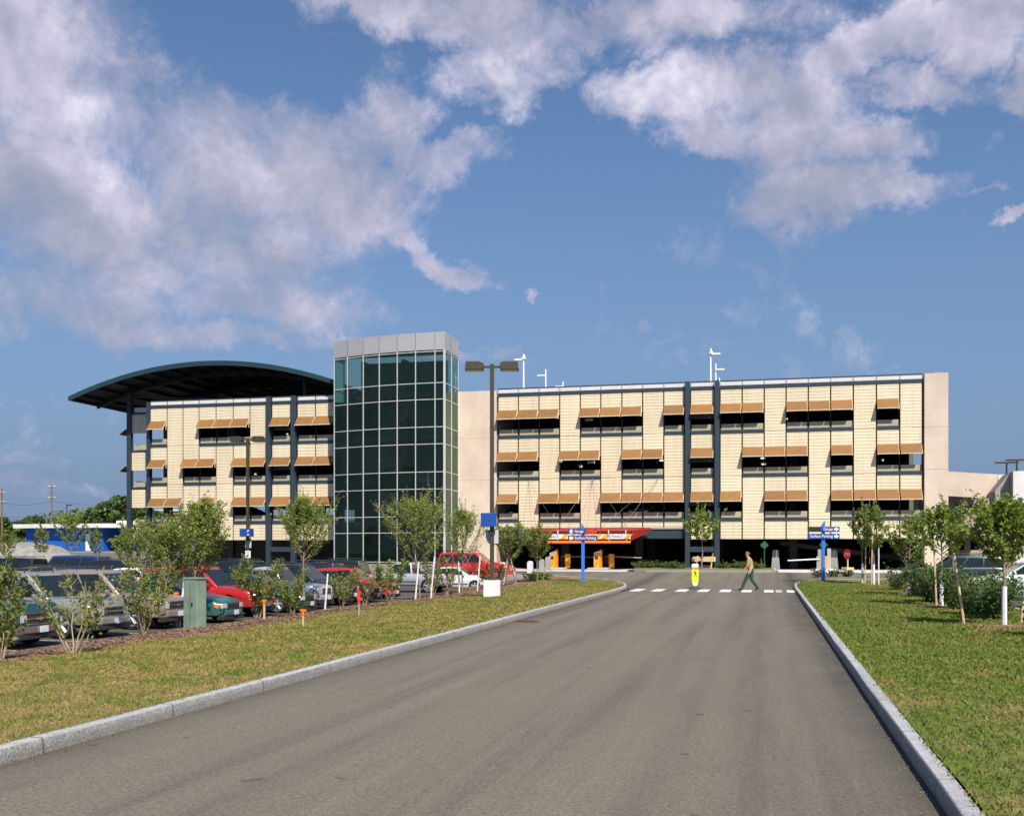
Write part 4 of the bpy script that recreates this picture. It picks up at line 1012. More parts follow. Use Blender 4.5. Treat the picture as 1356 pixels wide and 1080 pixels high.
def make_car(kind):
    """a car with its front towards +x, origin on the ground under its middle; returns the root with parts (slot 0 of painted parts is the paint)"""
    sp = SPECS[kind]; L, W, zb, r = sp['L'], sp['W'], sp['zb'], sp['r']; h = W/2; o2 = -L/2
    PT = m_paint('car paint', (.3,.3,.3))
    root = thing('parked_car', '', 'car')
    def put(o): o.location.x = o2; return o
    body = put(car_body(sp).build('body', PT, root, smooth=35))
    cut = MB()
    for wx in sp['wheels']:
        for s in (-1, 1): cut.lathe([(r*1.17, s*(h-.30)), (r*1.17, s*(h+.1))], (wx, 0, r*1.02), 'y', 24)
    co_ = cut.build('cutter', DARK); co_.location.x = o2
    bm_ = body.modifiers.new('b', 'BOOLEAN'); bm_.operation = 'DIFFERENCE'; bm_.object = co_; bm_.solver = 'EXACT'; bm_.use_self = True
    bpy.context.view_layer.update(); apply_mods(body); body.data.shade_smooth(); body.data.set_sharp_from_angle(angle=R(35))
    bpy.data.objects.remove(co_)
    # cabin
    (rbx, rbz), (rtx, rtz), (ftx, ftz), (fbx, fbz) = sp['cab']; wb, wt = h*.90, h*.735
    pb = [(rbx, wb, rbz-.03), (rtx, wt, rtz), (ftx, wt, ftz), (fbx, wb, fbz-.03)]
    zr = (rtz+ftz)/2
    vs = [(x, -y, z) for x, y, z in pb] + [(x, y, z) for x, y, z in pb]
    mid = ((rtx+ftx)/2, wt, max(rtz, ftz)+.035)
    vs += [(mid[0], -wt, mid[2]), (mid[0], wt, mid[2])]
    fs = [(0,1,8,2,3), (7,6,9,5,4), (0,4,5,1), (1,5,9,8), (8,9,6,2), (2,6,7,3), (3,7,4,0)]
    cab = put(MB().add(vs, fs).build('cabin', PT, root, bevel=.055, segs=3, smooth=50))
    # glass: inset panes lying on the cabin faces
    def face_pt(side, u, v):
        a = Vector(pb[0]).lerp(Vector(pb[3]), u); b = Vector(pb[1]).lerp(Vector(pb[2]), u); p = a.lerp(b, v)
        if side < 0: p.y = -p.y
        return p
    n = sp['pan']; u0, u1 = .045, .965
    for side in (-1, 1):
        gm = MB(); nrm = Vector((0, side, .2)).normalized()*.016
        for k in range(n):
            a = u0+(u1-u0)*k/n+(.012 if k else .01); b = u0+(u1-u0)*(k+1)/n-(.012 if k < n-1 else .012)
            ps = [face_pt(side, a, .12), face_pt(side, b, .12), face_pt(side, b if k < n-1 else b-.01, .86), face_pt(side, a, .86)]
            ps = [p+nrm for p in ps]; gm.add(ps, [(0,1,2,3)])
        put(gm.build('side_window', CARGLASS, root, fix=False))
    def endpane(pA, pB, nm, nv):
        a, b = Vector(pA), Vector(pB); nrm = Vector(nv).normalized()*.007; ps = []
        for (v, sgn) in ((.10,-1),(.10,1),(.88,1),(.88,-1)):
            p = a.lerp(b, v); ps.append(Vector((p.x, sgn*(p.y-.07), p.z))+nrm)
        put(MB().add(ps, [(0,1,2,3)]).build(nm, CARGLASS, root, fix=False))
    endpane(pb[3], pb[2], 'windscreen', (1, 0, .9)); 
    endpane(pb[0], pb[1], 'rear_window', (-1, 0, .5))
    # lamps, grille, bumpers, plates
    big = kind in ('suv', 'bigsuv', 'pickup', 'van')
    zt = interp(sp['top'], L-.08); zf = (.72 if big else .56)
    fm = MB(); hh = .17 if big else .13
    gw = .60 if kind == 'bigsuv' else .46; boxm(fm, L-.02, 0, zf+.0, .07, W*gw, hh*(1.9 if kind == 'bigsuv' else 1.35)); fm.build('grille', DARK, root, bevel=.01); put(COL.objects[-1])
    gb = MB(); boxm(gb, L+.02, 0, zf, .02, W*(gw-.02), .035)
    if kind == 'bigsuv': boxm(gb, L+.02, 0, zf+.13, .02, W*(gw-.02), .025); boxm(gb, L+.02, 0, zf-.13, .02, W*(gw-.02), .025)
    gb.build('grille_bar', CHROME if big else DARK, root); put(COL.objects[-1])
    for s in (-1, 1):
        m_ = MB(); m_.prism([(L-.22, s*h*.93), (L-.01, s*h*.80), (L+.025, s*h*.50), (L-.1, s*h*.50), (L-.28, s*h*.86)], zf-hh*.55, zf+hh*.6, 'z')
        hl = put(m_.build('headlight', LAMPG, root, bevel=.012))
        m_ = MB(); m_.prism([(L-.36, s*h*.965), (L-.19, s*h*.935), (L-.03, s*h*.81), (L-.20, s*h*.84)], zf-hh*.5, zf+hh*.5, 'z')
        put(m_.build('turn_signal', AMBER, root, bevel=.008))
        m_ = MB(); boxm(m_, .03, s*h*.74, zf+.18, .1, .16, .30 if big else .16); put(m_.build('tail_light', TAIL, root, bevel=.015))
        m_ = MB(); boxm(m_, fbx-.32, s*(h+.06), fbz+.07, .10, .17, .13); put(m_.build('wing_mirror', PT if kind != 'bigsuv' else DARK, root, bevel=.03))
    bz = .50 if big else .38
    bp = MB(); bp.prism([(L-.55, -h*.985), (L-.2, -h*.90), (L+.045, -h*.60), (L+.085, 0), (L+.045, h*.60), (L-.2, h*.90), (L-.55, h*.985), (L-.5, 0)], bz-.13, bz+.06, 'z')
    put(bp.build('front_bumper', PT if not kind == 'bigsuv' else CHROME, root, bevel=.03))
    rp = MB(); rp.prism([(.5, -h*.985), (.15, -h*.9), (-.06, -h*.6), (-.09, 0), (-.06, h*.6), (.15, h*.9), (.5, h*.985), (.4, 0)], bz-.1, bz+.08, 'z')
    put(rp.build('rear_bumper', PT if not big else CHROME, root, bevel=.03))
    lo = MB(); boxm(lo, L-.1, 0, bz-.2, .25, W*.8, .16); lo.build('air_dam', DARK, root, bevel=.02); put(COL.objects[-1])
    pl_ = MB(); boxm(pl_, L+.1, .05, bz-.04, .012, .31, .155); put(pl_.build('number_plate', PLATE, root))
    pl_ = MB(); boxm(pl_, -.1, 0, bz+.02, .012, .31, .155); put(pl_.build('number_plate', PLATE, root))
    if sp.get('bed'):
        bd = MB(); boxm(bd, 1.0, 0, 1.1, 1.75, W*.78, .03); put(bd.build('truck_bed', DARK, root))
    if sp['rack']:
        for s in (-1, 1):
            y = s*wt*.86; x0, x1 = rtx+.1, ftx-.15; z = max(rtz, ftz)+.05
            rk = MB().tube((x0, y, z+.05), (x1, y, z+.05), .022, n=6)
            for q in (0, .33, .66, 1): X_ = x0+(x1-x0)*q; rk.tube((X_, y, z-.06), (X_, y, z+.05), .02, n=5)
            put(rk.build('roof_rail', DARK, root))
    # door shut lines and side trim
    dl = MB()
    for s in (-1, 1):
        for x in ([fbx-.55, (fbx+rbx)/2-.05] + ([] if kind in ('pickup',) else [rbx+.95])):
            dl.box(x-.006, x+.006, s*(h*.999), s*(h*1.003), zb+.2, interp(sp['top'], x)-.12)
        dl.box(sp['wheels'][0]+r*1.3, sp['wheels'][1]-r*1.3, s*(h*.985), s*(h*1.008), zb+.22, zb+.27)
    put(dl.build('side_trim', DARK, root))
    for wx in sp['wheels']:
        for s in (-1, 1):
            ww = .22; t_ = MB().lathe([(r*.70, -ww/2), (r*.93, -ww/2), (r, -ww*.32), (r, ww*.32), (r*.93, ww/2), (r*.70, ww/2)], n=28, axis='y')
            tw_ = t_.build('wheel', BLACK, root, smooth=40); tw_.location = (o2+wx, s*(h-.135), r)
            ri = MB().lathe([(r*.71, s*.02), (r*.72, s*.118), (r*.64, s*.112), (r*.61, s*.06)], n=28, axis='y').lathe([(.075, s*.03), (.07, s*.125)], n=10, axis='y')
            for k in range(5):
                a = 2*math.pi*k/5+.3; ri.tube((0, s*.08, 0), (r*.64*math.cos(a), s*.09, r*.64*math.sin(a)), .075, .055, 6)
            ri.build('rim', RIM, tw_, smooth=40)
            MB().lathe([(.01, s*.01), (r*.63, s*.02)], n=20, axis='y').build('brake_disc', DARK, tw_)
    return root
def paint(root, mat):
    def go(o):
        if o.type == 'MESH':
            for sl_ in o.material_slots:
                if sl_.material and sl_.material.name == 'car paint': sl_.link = 'OBJECT'; sl_.material = mat
        for c in o.children: go(c)
    go(root)
def car(kind, X, Y, rz, mat, label, group='cars parked in the lot', name='parked_car', z=None, cat='car', pitch=0):
    bpy.context.view_layer.update()
    if kind not in _CARS: _CARS[kind] = make_car(kind); c = _CARS[kind]
    else: c = copy_tree(_CARS[kind])
    # an untouched master keeps 'car paint'; relink on every copy
    c.name = name; c.location = (X, Y, ground_z(X, Y)+.005 if z is None else z); c.rotation_euler = (0, pitch, R(rz))
    tag(c, label, cat, group)
    cars_to_paint.append((c, mat)); return c
cars_to_paint = []
CP = {k: m_paint('car paint '+k, c, mt) for k, c, mt in [
 ('teal', (.015,.085,.10), .3), ('silver', (.42,.40,.37), .55), ('gold', (.40,.33,.28), .5), ('seateal', (.02,.16,.16), .3), ('red', (.42,.012,.012), 0.05),
 ('green', (.015,.07,.045), .25), ('silverblue', (.50,.51,.56), .4), ('darkgreen', (.012,.03,.026), .3), ('black', (.012,.012,.014), .2), ('maroon', (.20,.012,.018), .2),
 ('brightred', (.50,.02,.018), 0.05), ('white', (.72,.72,.72), 0.0), ('blue', (.012,.05,.22), .2), ('grey', (.20,.21,.23), .5), ('beige', (.45,.40,.31), .3), ('palegreen', (.55,.66,.60), .1), ('navy', (.012,.018,.04), .2)]}
XF = -17.55
def front_row(kind, Y, col, label, dx=0, rz=0): return car(kind, XF - SPECS[kind]['L']/2 + dx, Y, rz, CP[col], label, 'cars parked nose to the mulch bed')
tahoe = front_row('bigsuv', 23.1, 'teal', 'dark teal truck with chrome grille and amber signals, nearest car in the front row', .1)
front_row('suv', 26.35, 'silver', 'silver SUV with roof rails between the teal truck and the gold SUV')
front_row('suv', 29.8, 'gold', 'pinkish gold SUV just beyond the silver SUV, beside the green utility box', -.1)
front_row('sedan', 32.7, 'seateal', 'bright sea green small sedan half hidden by the green utility box', .25)
front_row('suv', 35.9, 'red', 'bright red SUV with alloy wheels in the front row', -.15)
front_row('sedan', 38.6, 'green', 'green sedan with amber signals between the red SUV and the silver pickup', .35)
front_row('pickup', 41.2, 'silverblue', 'silver pickup truck with big wheels facing the mulch bed', -.05)
front_row('suv', 44.0, 'darkgreen', 'very dark green SUV next to the silver pickup')
front_row('sedan', 46.9, 'black', 'black sedan between the dark green SUV and the maroon wagon', .0)
front_row('wagon', 50.0, 'brightred', 'maroon red station wagon last in the front row', -.2)
def lot(kind, px, Y, rz, col, label, **k): return car(kind, PX(px, Y), Y, rz, CP[col], label, **k)
lot('pickup', 540, 58.5, 180, 'silverblue', 'silver extended cab pickup standing crosswise below the glass tower')
lot('sedan', 604, 60.5, 0, 'white', 'white sedan facing the lamp pole, in front of the concrete wall')
lot('suv', 630, 65.5, 0, 'brightred', 'red SUV with roof showing above the white sedan')
lot('van', 97, 66, 180, 'blue', 'blue van with long dark windows parked in the back rows', cat='van')
lot('bigsuv', 10, 60, 180, 'black', 'black SUV with long dark roof in front of the gravel pile')
lot('hatch', 190, 52, 0, 'white', 'white hatchback with its curved roof showing behind the gold SUV')
lot('sedan', 45, 84, 180, 'white', 'white sedan far back before the gravel pile, beside the blue van')
lot('sedan', 12, 88, 0, 'grey', 'grey sedan far back at the foot of the gravel pile')
lot('suv', 337, 60, 0, 'darkgreen', 'dark green SUV behind the front row below the second lamp pole')
lot('sedan', 318, 68, 0, 'white', 'white sedan behind the dark green SUV, at the garage columns')
lot('suv', 168, 60, 0, 'navy', 'navy SUV behind the shrubs and the white hatchback')
lot('suv', 225, 64, 180, 'grey', 'grey SUV in the back rows below the garage corner')
lot('wagon', 268, 58, 0, 'maroon', 'maroon wagon in the back rows behind the bushy young tree')
lot('hatch', 284, 70, 180, 'brightred', 'red hatchback parked in front of the dark garage ground floor')
lot('sedan', 395, 63, 0, 'silver', 'silver sedan behind the white-roofed pickup near the steel portal')
lot('suv', 440, 66, 180, 'darkgreen', 'dark green SUV at the foot of the glass tower')
lot('wagon', 75, 50, 0, 'grey', 'dark grey wagon behind the silver SUV')
lot('sedan', 120, 45, 180, 'beige', 'beige sedan behind the gold SUV roof')
lot('sedan', 262, 47, 180, 'maroon', 'dark red sedan behind the bright red SUV')
lot('suv', 398, 53, 180, 'navy', 'navy SUV behind the green sedan and silver pickup')
car('wagon', 9.15, 57.2, 180, CP['darkgreen'], 'dark green station wagon with silver roof rails behind the right bushes', 'cars parked beyond the right verge', z=street(57)+.004)
car('sedan', 9.55, 43.5, 180, CP['palegreen'], 'pale green white sedan behind the bushes at the picture edge', 'cars parked beyond the right verge', z=.004)
car('wagon', 10.6, 37.3, 180, CP['silver'], 'silver wagon nearest on the right, cut by the picture edge', 'cars parked beyond the right verge', z=.004)
for (px, Yv, r_, kind, col, lb, rz) in ((850, 85.2, 3, 'pickup', 'silverblue', 'pickup parked on the first garage deck, pale window frame showing', -90), (338, 87.5, 3, 'sedan', 'navy', 'dark sedan on the lowest garage deck above the second lamp pole', 0),
      (318, 90, 3, 'suv', 'grey', 'grey SUV on the lowest garage deck behind the dark sedan', -90), (676, 85, 3, 'suv', 'darkgreen', 'dark SUV on the first garage deck beside the concrete wall', -90), (1175, 92, 3, 'sedan', 'silver', 'silver sedan on the first deck near the garage end', 0)):
    car(kind, PX(px, Yv), Yv, rz, CP[col], lb, 'cars on the garage decks', z=ZB[r_]-.015)
for c, mt in cars_to_paint: paint(c, mt)
# gold emblem on the nearest truck's grille
em = MB().prism([(-.11,-.02),(-.04,-.02),(-.045,-.045),(.045,-.045),(.04,-.02),(.11,-.02),(.095,.02),(.035,.02),(.045,.045),(-.045,.045),(-.035,.02),(-.095,.02)], SPECS['bigsuv']['L']/2+.035, SPECS['bigsuv']['L']/2+.05, 'x')
em = em.build('emblem', M('gold emblem', (.6,.45,.15), .3, .7), tahoe); em.location.z = .72

# ------------------------------------------------------------------ street furniture
def up(name, label, cat, p, group=None, rz=0): return thing(name, label, cat, p, rz, group)
def light_pole(X, Y, zg, label, rz, htop, base=True, far=False):
    t = up('light_pole', label, 'lamp post', (X, Y, zg), 'twin head light poles', rz)
    if base: MB().box(-.34,.34,-.34,.34,-.3,.60).build('concrete_base', CONCW, t, bevel=.02)
    H = htop-zg
    p = MB().box(-.085,.085,-.085,.085,.58 if base else 0,H); p.build('pole', BRONZE, t, bevel=.01)
    if base: MB().box(-.18,.18,-.18,.18,.60,.66).build('base_plate', BRONZE, t)
    for s in (-1, 1):
        MB().box(s*.08, s*.36, -.04,.04,H-.16,H-.08).build('arm', BRONZE, t)
        hd = MB().prism([(s*.34,H-.24),(s*.34,H+.02),(s*.50,H+.08),(s*1.06,H+.08),(s*1.10,H-.26),(s*.36,H-.26)], -.27, .27, 'y')
        hd = hd.build('lamp_head', BRONZE, t, bevel=.02)
        MB().box(s*.42, s*1.04, -.22,.22,H-.285,H-.262).build('lens', M('dusty lens', (.55,.42,.25), .4), hd)
    return t, H
t, H = light_pole(-10.95, 42.6, 0.02, 'tall bronze twin head light pole on a concrete block with a blue box sign', R(12), 9.45)
s1 = MB().box(-.31,.31,-.31,.31,0,.56).build('blue_sign_box', BLUE, t, bevel=.01); s1.location = (-.13, 0, 2.78)
t['label'] = 'tall bronze twin head light pole on a concrete block with a blank blue box sign'
MB().box(-.26,.26,.10,.12,2.1,2.66).build('sign_panel', M('grey white sign back', (.50,.50,.53), .5), t)
MB().box(-.13,.13,-.12,-.09,2.44,2.62).build('clamp', DARK, t)
t2, H2 = light_pole(PX(328, 63.7), 63.7, -.55, 'second twin head light pole over the parked cars with blue sign and white notice', R(5), 9.1, base=False)
b2 = MB().box(-.42,.30,-.3,.3,0,.50).build('blue_sign_box', BLUE, t2, bevel=.01); b2.location = (0, -.02, 2.72+.55)
text_obj('P', .13, .17, WHITE, b2, (.17, -.307, .34)); text_obj('M2', .17, .10, WHITE, b2, (.17, -.307, .12))
MB().box(-.2,.2,.09,.11,2.1+.45,2.66+.5).build('sign_panel', bpy.data.materials['grey white sign back'], t2)
np_ = MB().box(-.18,.18,-.12,-.10,0,.46).build('notice_panel', WHITE, t2); np_.location = (0.06, 0, 1.9)
text_obj('LOT', .26, .12, BLK, np_, (0, -.125, .33)); MB().box(-.06,.06,-.127,-.121,.1,.2).build('mark', BLK, np_)

def way_sign(px, pbase, ptop, side, rows, label, Yfix=None):
    p = gp(px, pbase); Y = p.y; s = scale_at(px, Y)
    t = up('direction_sign', label, 'sign', p, 'blue direction signs at the island ends', R(11))
    H = PZ(px, ptop, Y)-p.z; w = .085
    MB().prism([(-w,0),(w,0),(w,H) if side > 0 else (w,H-.22),(-w,H-.22) if side > 0 else (-w,H)], -.06, .06, 'y').build('post', BLUEP, t)
    for (xa, xb, ya, yb, mt, txt, arrow) in rows:
        x0, x1 = (xa-px)/s, (xb-px)/s; z1, z0 = PZ(px, ya, Y)-p.z, PZ(px, yb, Y)-p.z
        pn_ = MB().box(x0, x1, -.13, -.062, z0, z1).build('sign_panel', mt, t, bevel=.004)
        zc = (z0+z1)/2; hh = z1-z0
        if arrow is None and txt: text_obj(txt, (x1-x0)*.86, hh*.78, m_emit('red led digits', (1.0,.02,.01), 1.2), pn_, ((x0+x1)/2, -.136, zc)); continue
        if not txt: continue
        aw_ = .16; al = Vector((x0+.17, zc)) if arrow in ('l', 'u') else Vector((x1-.17, zc)); dr = {'l': (-1,0), 'r': (1,0), 'u': (0,1)}[arrow]; d = Vector(dr); n_ = Vector((-d.y, d.x))
        pts = [al+d*aw_*.75, al+n_*aw_*.72, al+n_*aw_*.72-d*.05, al+n_*aw_*.1+d*.12, al+n_*.035+d*.1, al+n_*.035-d*aw_*.75, al-n_*.035-d*aw_*.75, al-n_*.035+d*.1, al-n_*aw_*.1+d*.12, al-n_*aw_*.72-d*.05, al-n_*aw_*.72]
        pts = [al+d*aw_*.8, al+n_*aw_*.75-d*.01, al+n_*.05-d*.01, al+n_*.05-d*aw_*.75, al-n_*.05-d*aw_*.75, al-n_*.05-d*.01, al-n_*aw_*.75-d*.01]
        MB().prism([(q.x, q.y) for q in pts], -.137, -.1305, 'y').build('arrow', WHITE, pn_)
        ta, tb = (x0+.36, x1-.08) if arrow in ('l', 'u') else (x0+.12, x1-.36)
        text_obj(txt, tb-ta, hh*.70, WHITE, pn_, ((ta+tb)/2, -.1365, zc-.01))
LEDB = M('black display face', (.03,.03,.02), .4)
way_sign(772, 770.5, 692.5, -1, [(752,774.5,700,706.6,BLUE,'Garage','u'), (774.5,790.5,700,706.3,LEDB,'OPEN',None), (752,791,708.6,715.6,BLUE,'Surface Parking','l')], 'blue direction sign on the left island with a red lit display beside Garage')
way_sign(1090, 768, 689.5, 1, [(1069,1086.5,697,703.8,LEDB,'',None), (1086.5,1110.7,697,703.8,BLUE,'Garage','r'), (1069,1110.7,706.3,713.3,BLUE,'Surface Parking','r')], 'blue direction sign on the right verge with an unlit display')

# crossing paddle in the road
pp = (PX(920.5, 51.6), 51.6, street(51.6)+.006)
t = up('crosswalk_paddle', 'yellow pedestrian crossing paddle with red and white bands, standing in the road', 'road sign', pp, rz=R(10))
MB().lathe([(.01,0),(.34,0),(.33,.05),(.2,.11),(.10,.15)], n=20).build('rubber_base', M('brown rubber base', (.06,.055,.045), .8), t, smooth=50)
YEL = M('fluorescent yellow green', (.80,.88,.01), .5)
pd = MB().prism([(-.07,.15),(.07,.15),(.14,.30),(.155,.42),(.155,.44),(-.155,.44),(-.155,.42),(-.14,.30)], -.022, .022, 'y').build('paddle_foot', WHITE, t)
MB().box(-.155,.155,-.022,.022,.4405,.93).prism([(-.155,.4403),(.155,.4403),(.13,.33),(.09,.285),(-.09,.285),(-.13,.33)], -.0265, .0265, 'y').build('yellow_panel', YEL, t)
MB().box(-.155,.155,-.022,.022,.9305,1.03).build('red_band', M('red band paint', (.75,.03,.03), .5), t)
MB().prism([(-.155,1.0305),(.155,1.0305),(.155,1.17),(.12,1.2),(-.12,1.2),(-.155,1.17)], -.022, .022, 'y').build('white_cap', WHITE, t)
text_obj('STATE LAW', .24, .05, WHITE, t, (0, -.0265, .98), bold=False)
wm = MB(); 
def limb(m, pts, w_):
    for a, b in zip(pts[:-1], pts[1:]):
        a, b = Vector(a), Vector(b); d = (b-a).normalized(); n_ = Vector((-d.y, d.x))*w_/2
        m.prism([tuple(a+n_), tuple(a-n_), tuple(b-n_), tuple(b+n_)], -.028, -.0235, 'y')
k = 1.0; oz = .70
wm.prism([(.03*math.cos(a)-.015, oz+.145+.03*math.sin(a)) for a in [i*math.pi/5 for i in range(10)]], -.028, -.0235, 'y')
limb(wm, [(-.005,oz+.11),(.01,oz)], .055); limb(wm, [(.01,oz+.01),(-.015,oz-.07),(-.06,oz-.14)], .028); limb(wm, [(.01,oz+.01),(.055,oz-.06),(.075,oz-.14)], .028)
limb(wm, [(-.01,oz+.10),(-.065,oz+.06),(-.075,oz+.02)], .022); limb(wm, [(0,oz+.10),(.055,oz+.075),(.065,oz+.03)], .022)
wm.build('walking_figure_symbol', BLK, t)

# bollards, kiosks, gates, signs at the garage
def bollard(px, py_top, py_bot, Y, label, w_=.34):
    X = PX(px, Y); zg = ground_z(X, Y)+.02; z1 = PZ(px, py_top, Y)
    t = MB().prism([(-w_/2, 0), (w_/2, 0), (w_/2, z1-zg-.1), (w_*.2, z1-zg), (-w_*.2, z1-zg), (-w_/2, z1-zg-.1)], -w_/2, w_/2, 'y').build('bollard', CONCW if py_top < 745 and px < 712 or px < 700 else CONC2, bevel=.02)
    t.location = (X, Y, zg); return tag(t, label, 'bollard', 'concrete bollards left of the garage entrance')
bollard(702, 742.5, 763, 66.2, 'pale stone bollard nearest the blue direction sign, white and square')
bollard(666, 744, 763, 66.0, 'white bollard behind the leaning tree stakes by the lamp pole')
bollard(717.3, 740, 757, 72.0, 'grey pointed bollard between the pale bollard and the orange ticket kiosk')
bollard(725.5, 736.8, 755, 74.5, 'grey bollard touching the first orange ticket kiosk')
def kiosk(px, Y, label, s=1.0):
    X = PX(px, Y); t = up('ticket_kiosk', label, 'ticket machine', (X, Y, zI+.02), 'orange ticket kiosks', R(-6))
    MB().box(-.7,.7,-.5,1.6,0,.12).build('concrete_island', PALE, t, bevel=.02)
    MB().box(-.30,.12,-.2,.25,.12,1.05).build('cabinet', YORANGE, t, bevel=.015)
    MB().prism([(-.30,1.051),(.12,1.051),(.12,1.32),(-.30,1.18)], -.2, .25, 'y').build('hood', CONC2, t)
    MB().box(.121,.24,-.16,.2,.12,1.42).build('side_fin', ORANGE, t, bevel=.01)
    MB().box(-.2,.02,-.215,-.2005,.72,.95).build('screen', DARK, t)
    MB().prism([(-.28,.2),(-.2,.2),(.08,.62),(.0,.62)], -.208, -.2005, 'y').build('stripe', ORANGE, t)
    MB().box(.5,.85,1.0,1.3,.12,1.1).build('gate_post', YORANGE, t, bevel=.01)
kiosk(734, 76, 'orange ticket kiosk nearer the bollards'); kiosk(792.5, 76.3, 'orange ticket kiosk in the middle of the entrance, beside the blue sign post')
def barrier(px0, px1, y0, y1, Y, label, post=True):
    a, b = at(px0, y0, Y), at(px1, y1, Y); t = up('gate_arm', label, 'barrier', (a.x, a.y, 0), 'barrier arms at the garage lanes')
    MB().box(-.18,.18,-.15,.15,zI,zI+1.0).build('housing', DARK if post else CONC2, t, bevel=.01)
    MB().tube((0,-.2,a.z), (b.x-a.x,-.2,b.z), .05, .04, 8).build('arm', WHITE if not post else M('dull arm paint', (.4,.38,.25), .6), t)
barrier(745, 788, 736.2, 737.6, 79.2, 'dim barrier arm across the first entrance lane beside the orange kiosk')
barrier(803, 850, 736.2, 738.2, 79.2, 'dim barrier arm across the second entrance lane')
barrier(1085, 1043, 739.8, 741.8, 75.0, 'bright white barrier arm across the exit lane by the blue sign', False)
X = PX(1090, 75.3); t = up('exit_booth', 'grey and orange exit machine behind the blue direction sign post', 'ticket machine', (X, 75.3, zI))
MB().box(-.35,-.1,-.3,.3,0,1.45).build('grey_post', CONC2, t, bevel=.02); MB().box(-.09,.25,-.2,.2,.02,1.0).build('cabinet', YORANGE, t, bevel=.01); MB().box(.26,.5,.0,.35,.15,1.5).build('grey_post', ALU, t, bevel=.02); MB().box(-.5,.8,-.5,.6,0,.14).build('kerb_block', CONCW, t, bevel=.02)
X = PX(1122.5, 73); t = up('stop_sign', 'red stop sign turned half away on a wooden post in a yellow block', 'stop sign', (X, 73, zI), rz=R(-55))
z1 = PZ(1122.5, 733.5, 73)-zI
MB().tube((0,0,.1), (0,0,z1-.3), .045, n=8).build('post', STAKE, t); MB().box(-.28,.28,-.28,.28,0,.28).build('base_block', M('yellowish block', (.70,.52,.25), .7), t, bevel=.02)
MB().prism([(.36*math.cos(a), z1+.36*math.sin(a)) for a in [math.pi/8+i*math.pi/4 for i in range(8)]], -.055, -.045, 'y').build('octagon_panel', M('stop sign red', (.62,.02,.03), .4), t)
text_obj('STOP', .5, .2, WHITE, t, (0, -.058, z1))
def diamond(px, py, Y, label):
    X = PX(px, Y); t = up('diamond_sign', label, 'sign', (X, Y, zI+.1), 'green diamond signs'); z1 = PZ(px, py, Y)-zI-.1; GD = M('green sign enamel', (.01,.14,.065), .4)
    MB().tube((0,0,0), (0,0,z1), .035, n=8).build('post', GD, t); MB().prism([(0,z1-.3),(.3,z1),(0,z1+.3),(-.3,z1)], -.05, -.037, 'y').build('diamond_panel', GD, t)
    MB().tube((0,-.055,z1), (0,-.051,z1), .07, n=12).build('red_dot', RED, t)
diamond(1012.2, 721.3, 77.6, 'green diamond sign on a slim green post, above the walking man'); diamond(1090.5, 721, 79.0, 'green diamond sign mostly hidden by the blue direction sign post')
def stake(px, ytop, ybot, label, col=None, Y=None, w_=.02, cap=None, h=None):
    p = gp(px, ybot) if Y is None else Vector((PX(px, Y), Y, zI+.13)); z1 = PZ(px, ytop, p.y)-p.z
    t = up('marker_stake', label, 'stake', p, 'survey stakes with orange tops'); MB().box(-w_,w_,-w_,w_,-.05,z1).build('stick', STAKE if col is None else col, t)
    if cap == 'T': MB().box(-.075,.075,-.035,.035,z1,z1+.05).box(-.03,.03,-.03,.03,z1-.10,z1-.001).build('orange_cap', ORANGE, t, bevel=.005)
    if cap == 'R':
        MB().box(-.028,.028,-.025,.025,z1-.36,z1+.02).box(-.07,-.029,-.02,.02,z1-.2,z1-.1).box(.029,.085,-.02,.02,z1-.26,z1-.17).prism([(-.08,z1+.02),(.0,z1+.02),(.0,z1+.1),(-.05,z1+.12)],-.02,.02,'y').build('red_ribbon', M('red ribbon', (.70,.05,.02), .6), t)
    return t
stake(350, 796, 820, 'short stake with orange cap at the mulch edge below the red SUV', cap='T', w_=.025)
stake(401.5, 809, 830, 'shortest stake with orange cap standing in the grass', cap='T', w_=.02)
stake(475.5, 783, 816, 'grey stake tied with a bright red ribbon in the grass', cap='R', col=CONC2, w_=.02)
stake(233.5, 786, 830, 'tall orange capped stake beside the green utility box', cap='T', w_=.022)
stake(1008, 739, 752.5, 'slim stake with red paint in the strip behind the walking man', Y=77, cap=None, col=M('red stake paint', (.5,.06,.04), .6))
# green utility box
p = gp(263, 825); p = Vector((PX(258, 28.6), 28.6, surf(PX(258, 28.6), 28.6)))
t = up('utility_box', 'weathered pale green metal utility cabinet between the tree stakes', 'utility box', p, rz=R(-14))
HB = PZ(262, 766.5, 28.6)-p.z
MB().prism([(-.27,-.02),(.27,-.02),(.26,HB),(-.25,HB)], -.2, .2, 'y').build('cabinet', GBOX, t, bevel=.02); MB().box(-.29,.29,-.22,.22,HB+.001,HB+.05).build('lid', GBOX, t, bevel=.01); MB().box(-.005,.005,-.203,-.1995,.1,HB-.1).build('door_seam', DARK, t); MB().box(.06,.12,-.225,-.201,HB*.5,HB*.5+.1).build('handle', CHROME, t)
# wooden board on legs in the strip
X = PX(932, 75.2); t = up('plywood_board', 'long raw plywood board on short legs in front of the steel portal', 'board', (X, 75.2, zI+.13))
z0, z1 = PZ(932, 743.2, 75.2)-zI-.13, PZ(932, 736.7, 75.2)-zI-.13
MB().box(-.80,.80,-.02,.02,z0,z1).build('panel', PLY, t)
for x in (-.55,.45): MB().prism([(x,0),(x+.09,0),(x+.16,z1+.06),(x+.08,z1+.06)], .021,.06,'y').build('leg', STAKE, t)

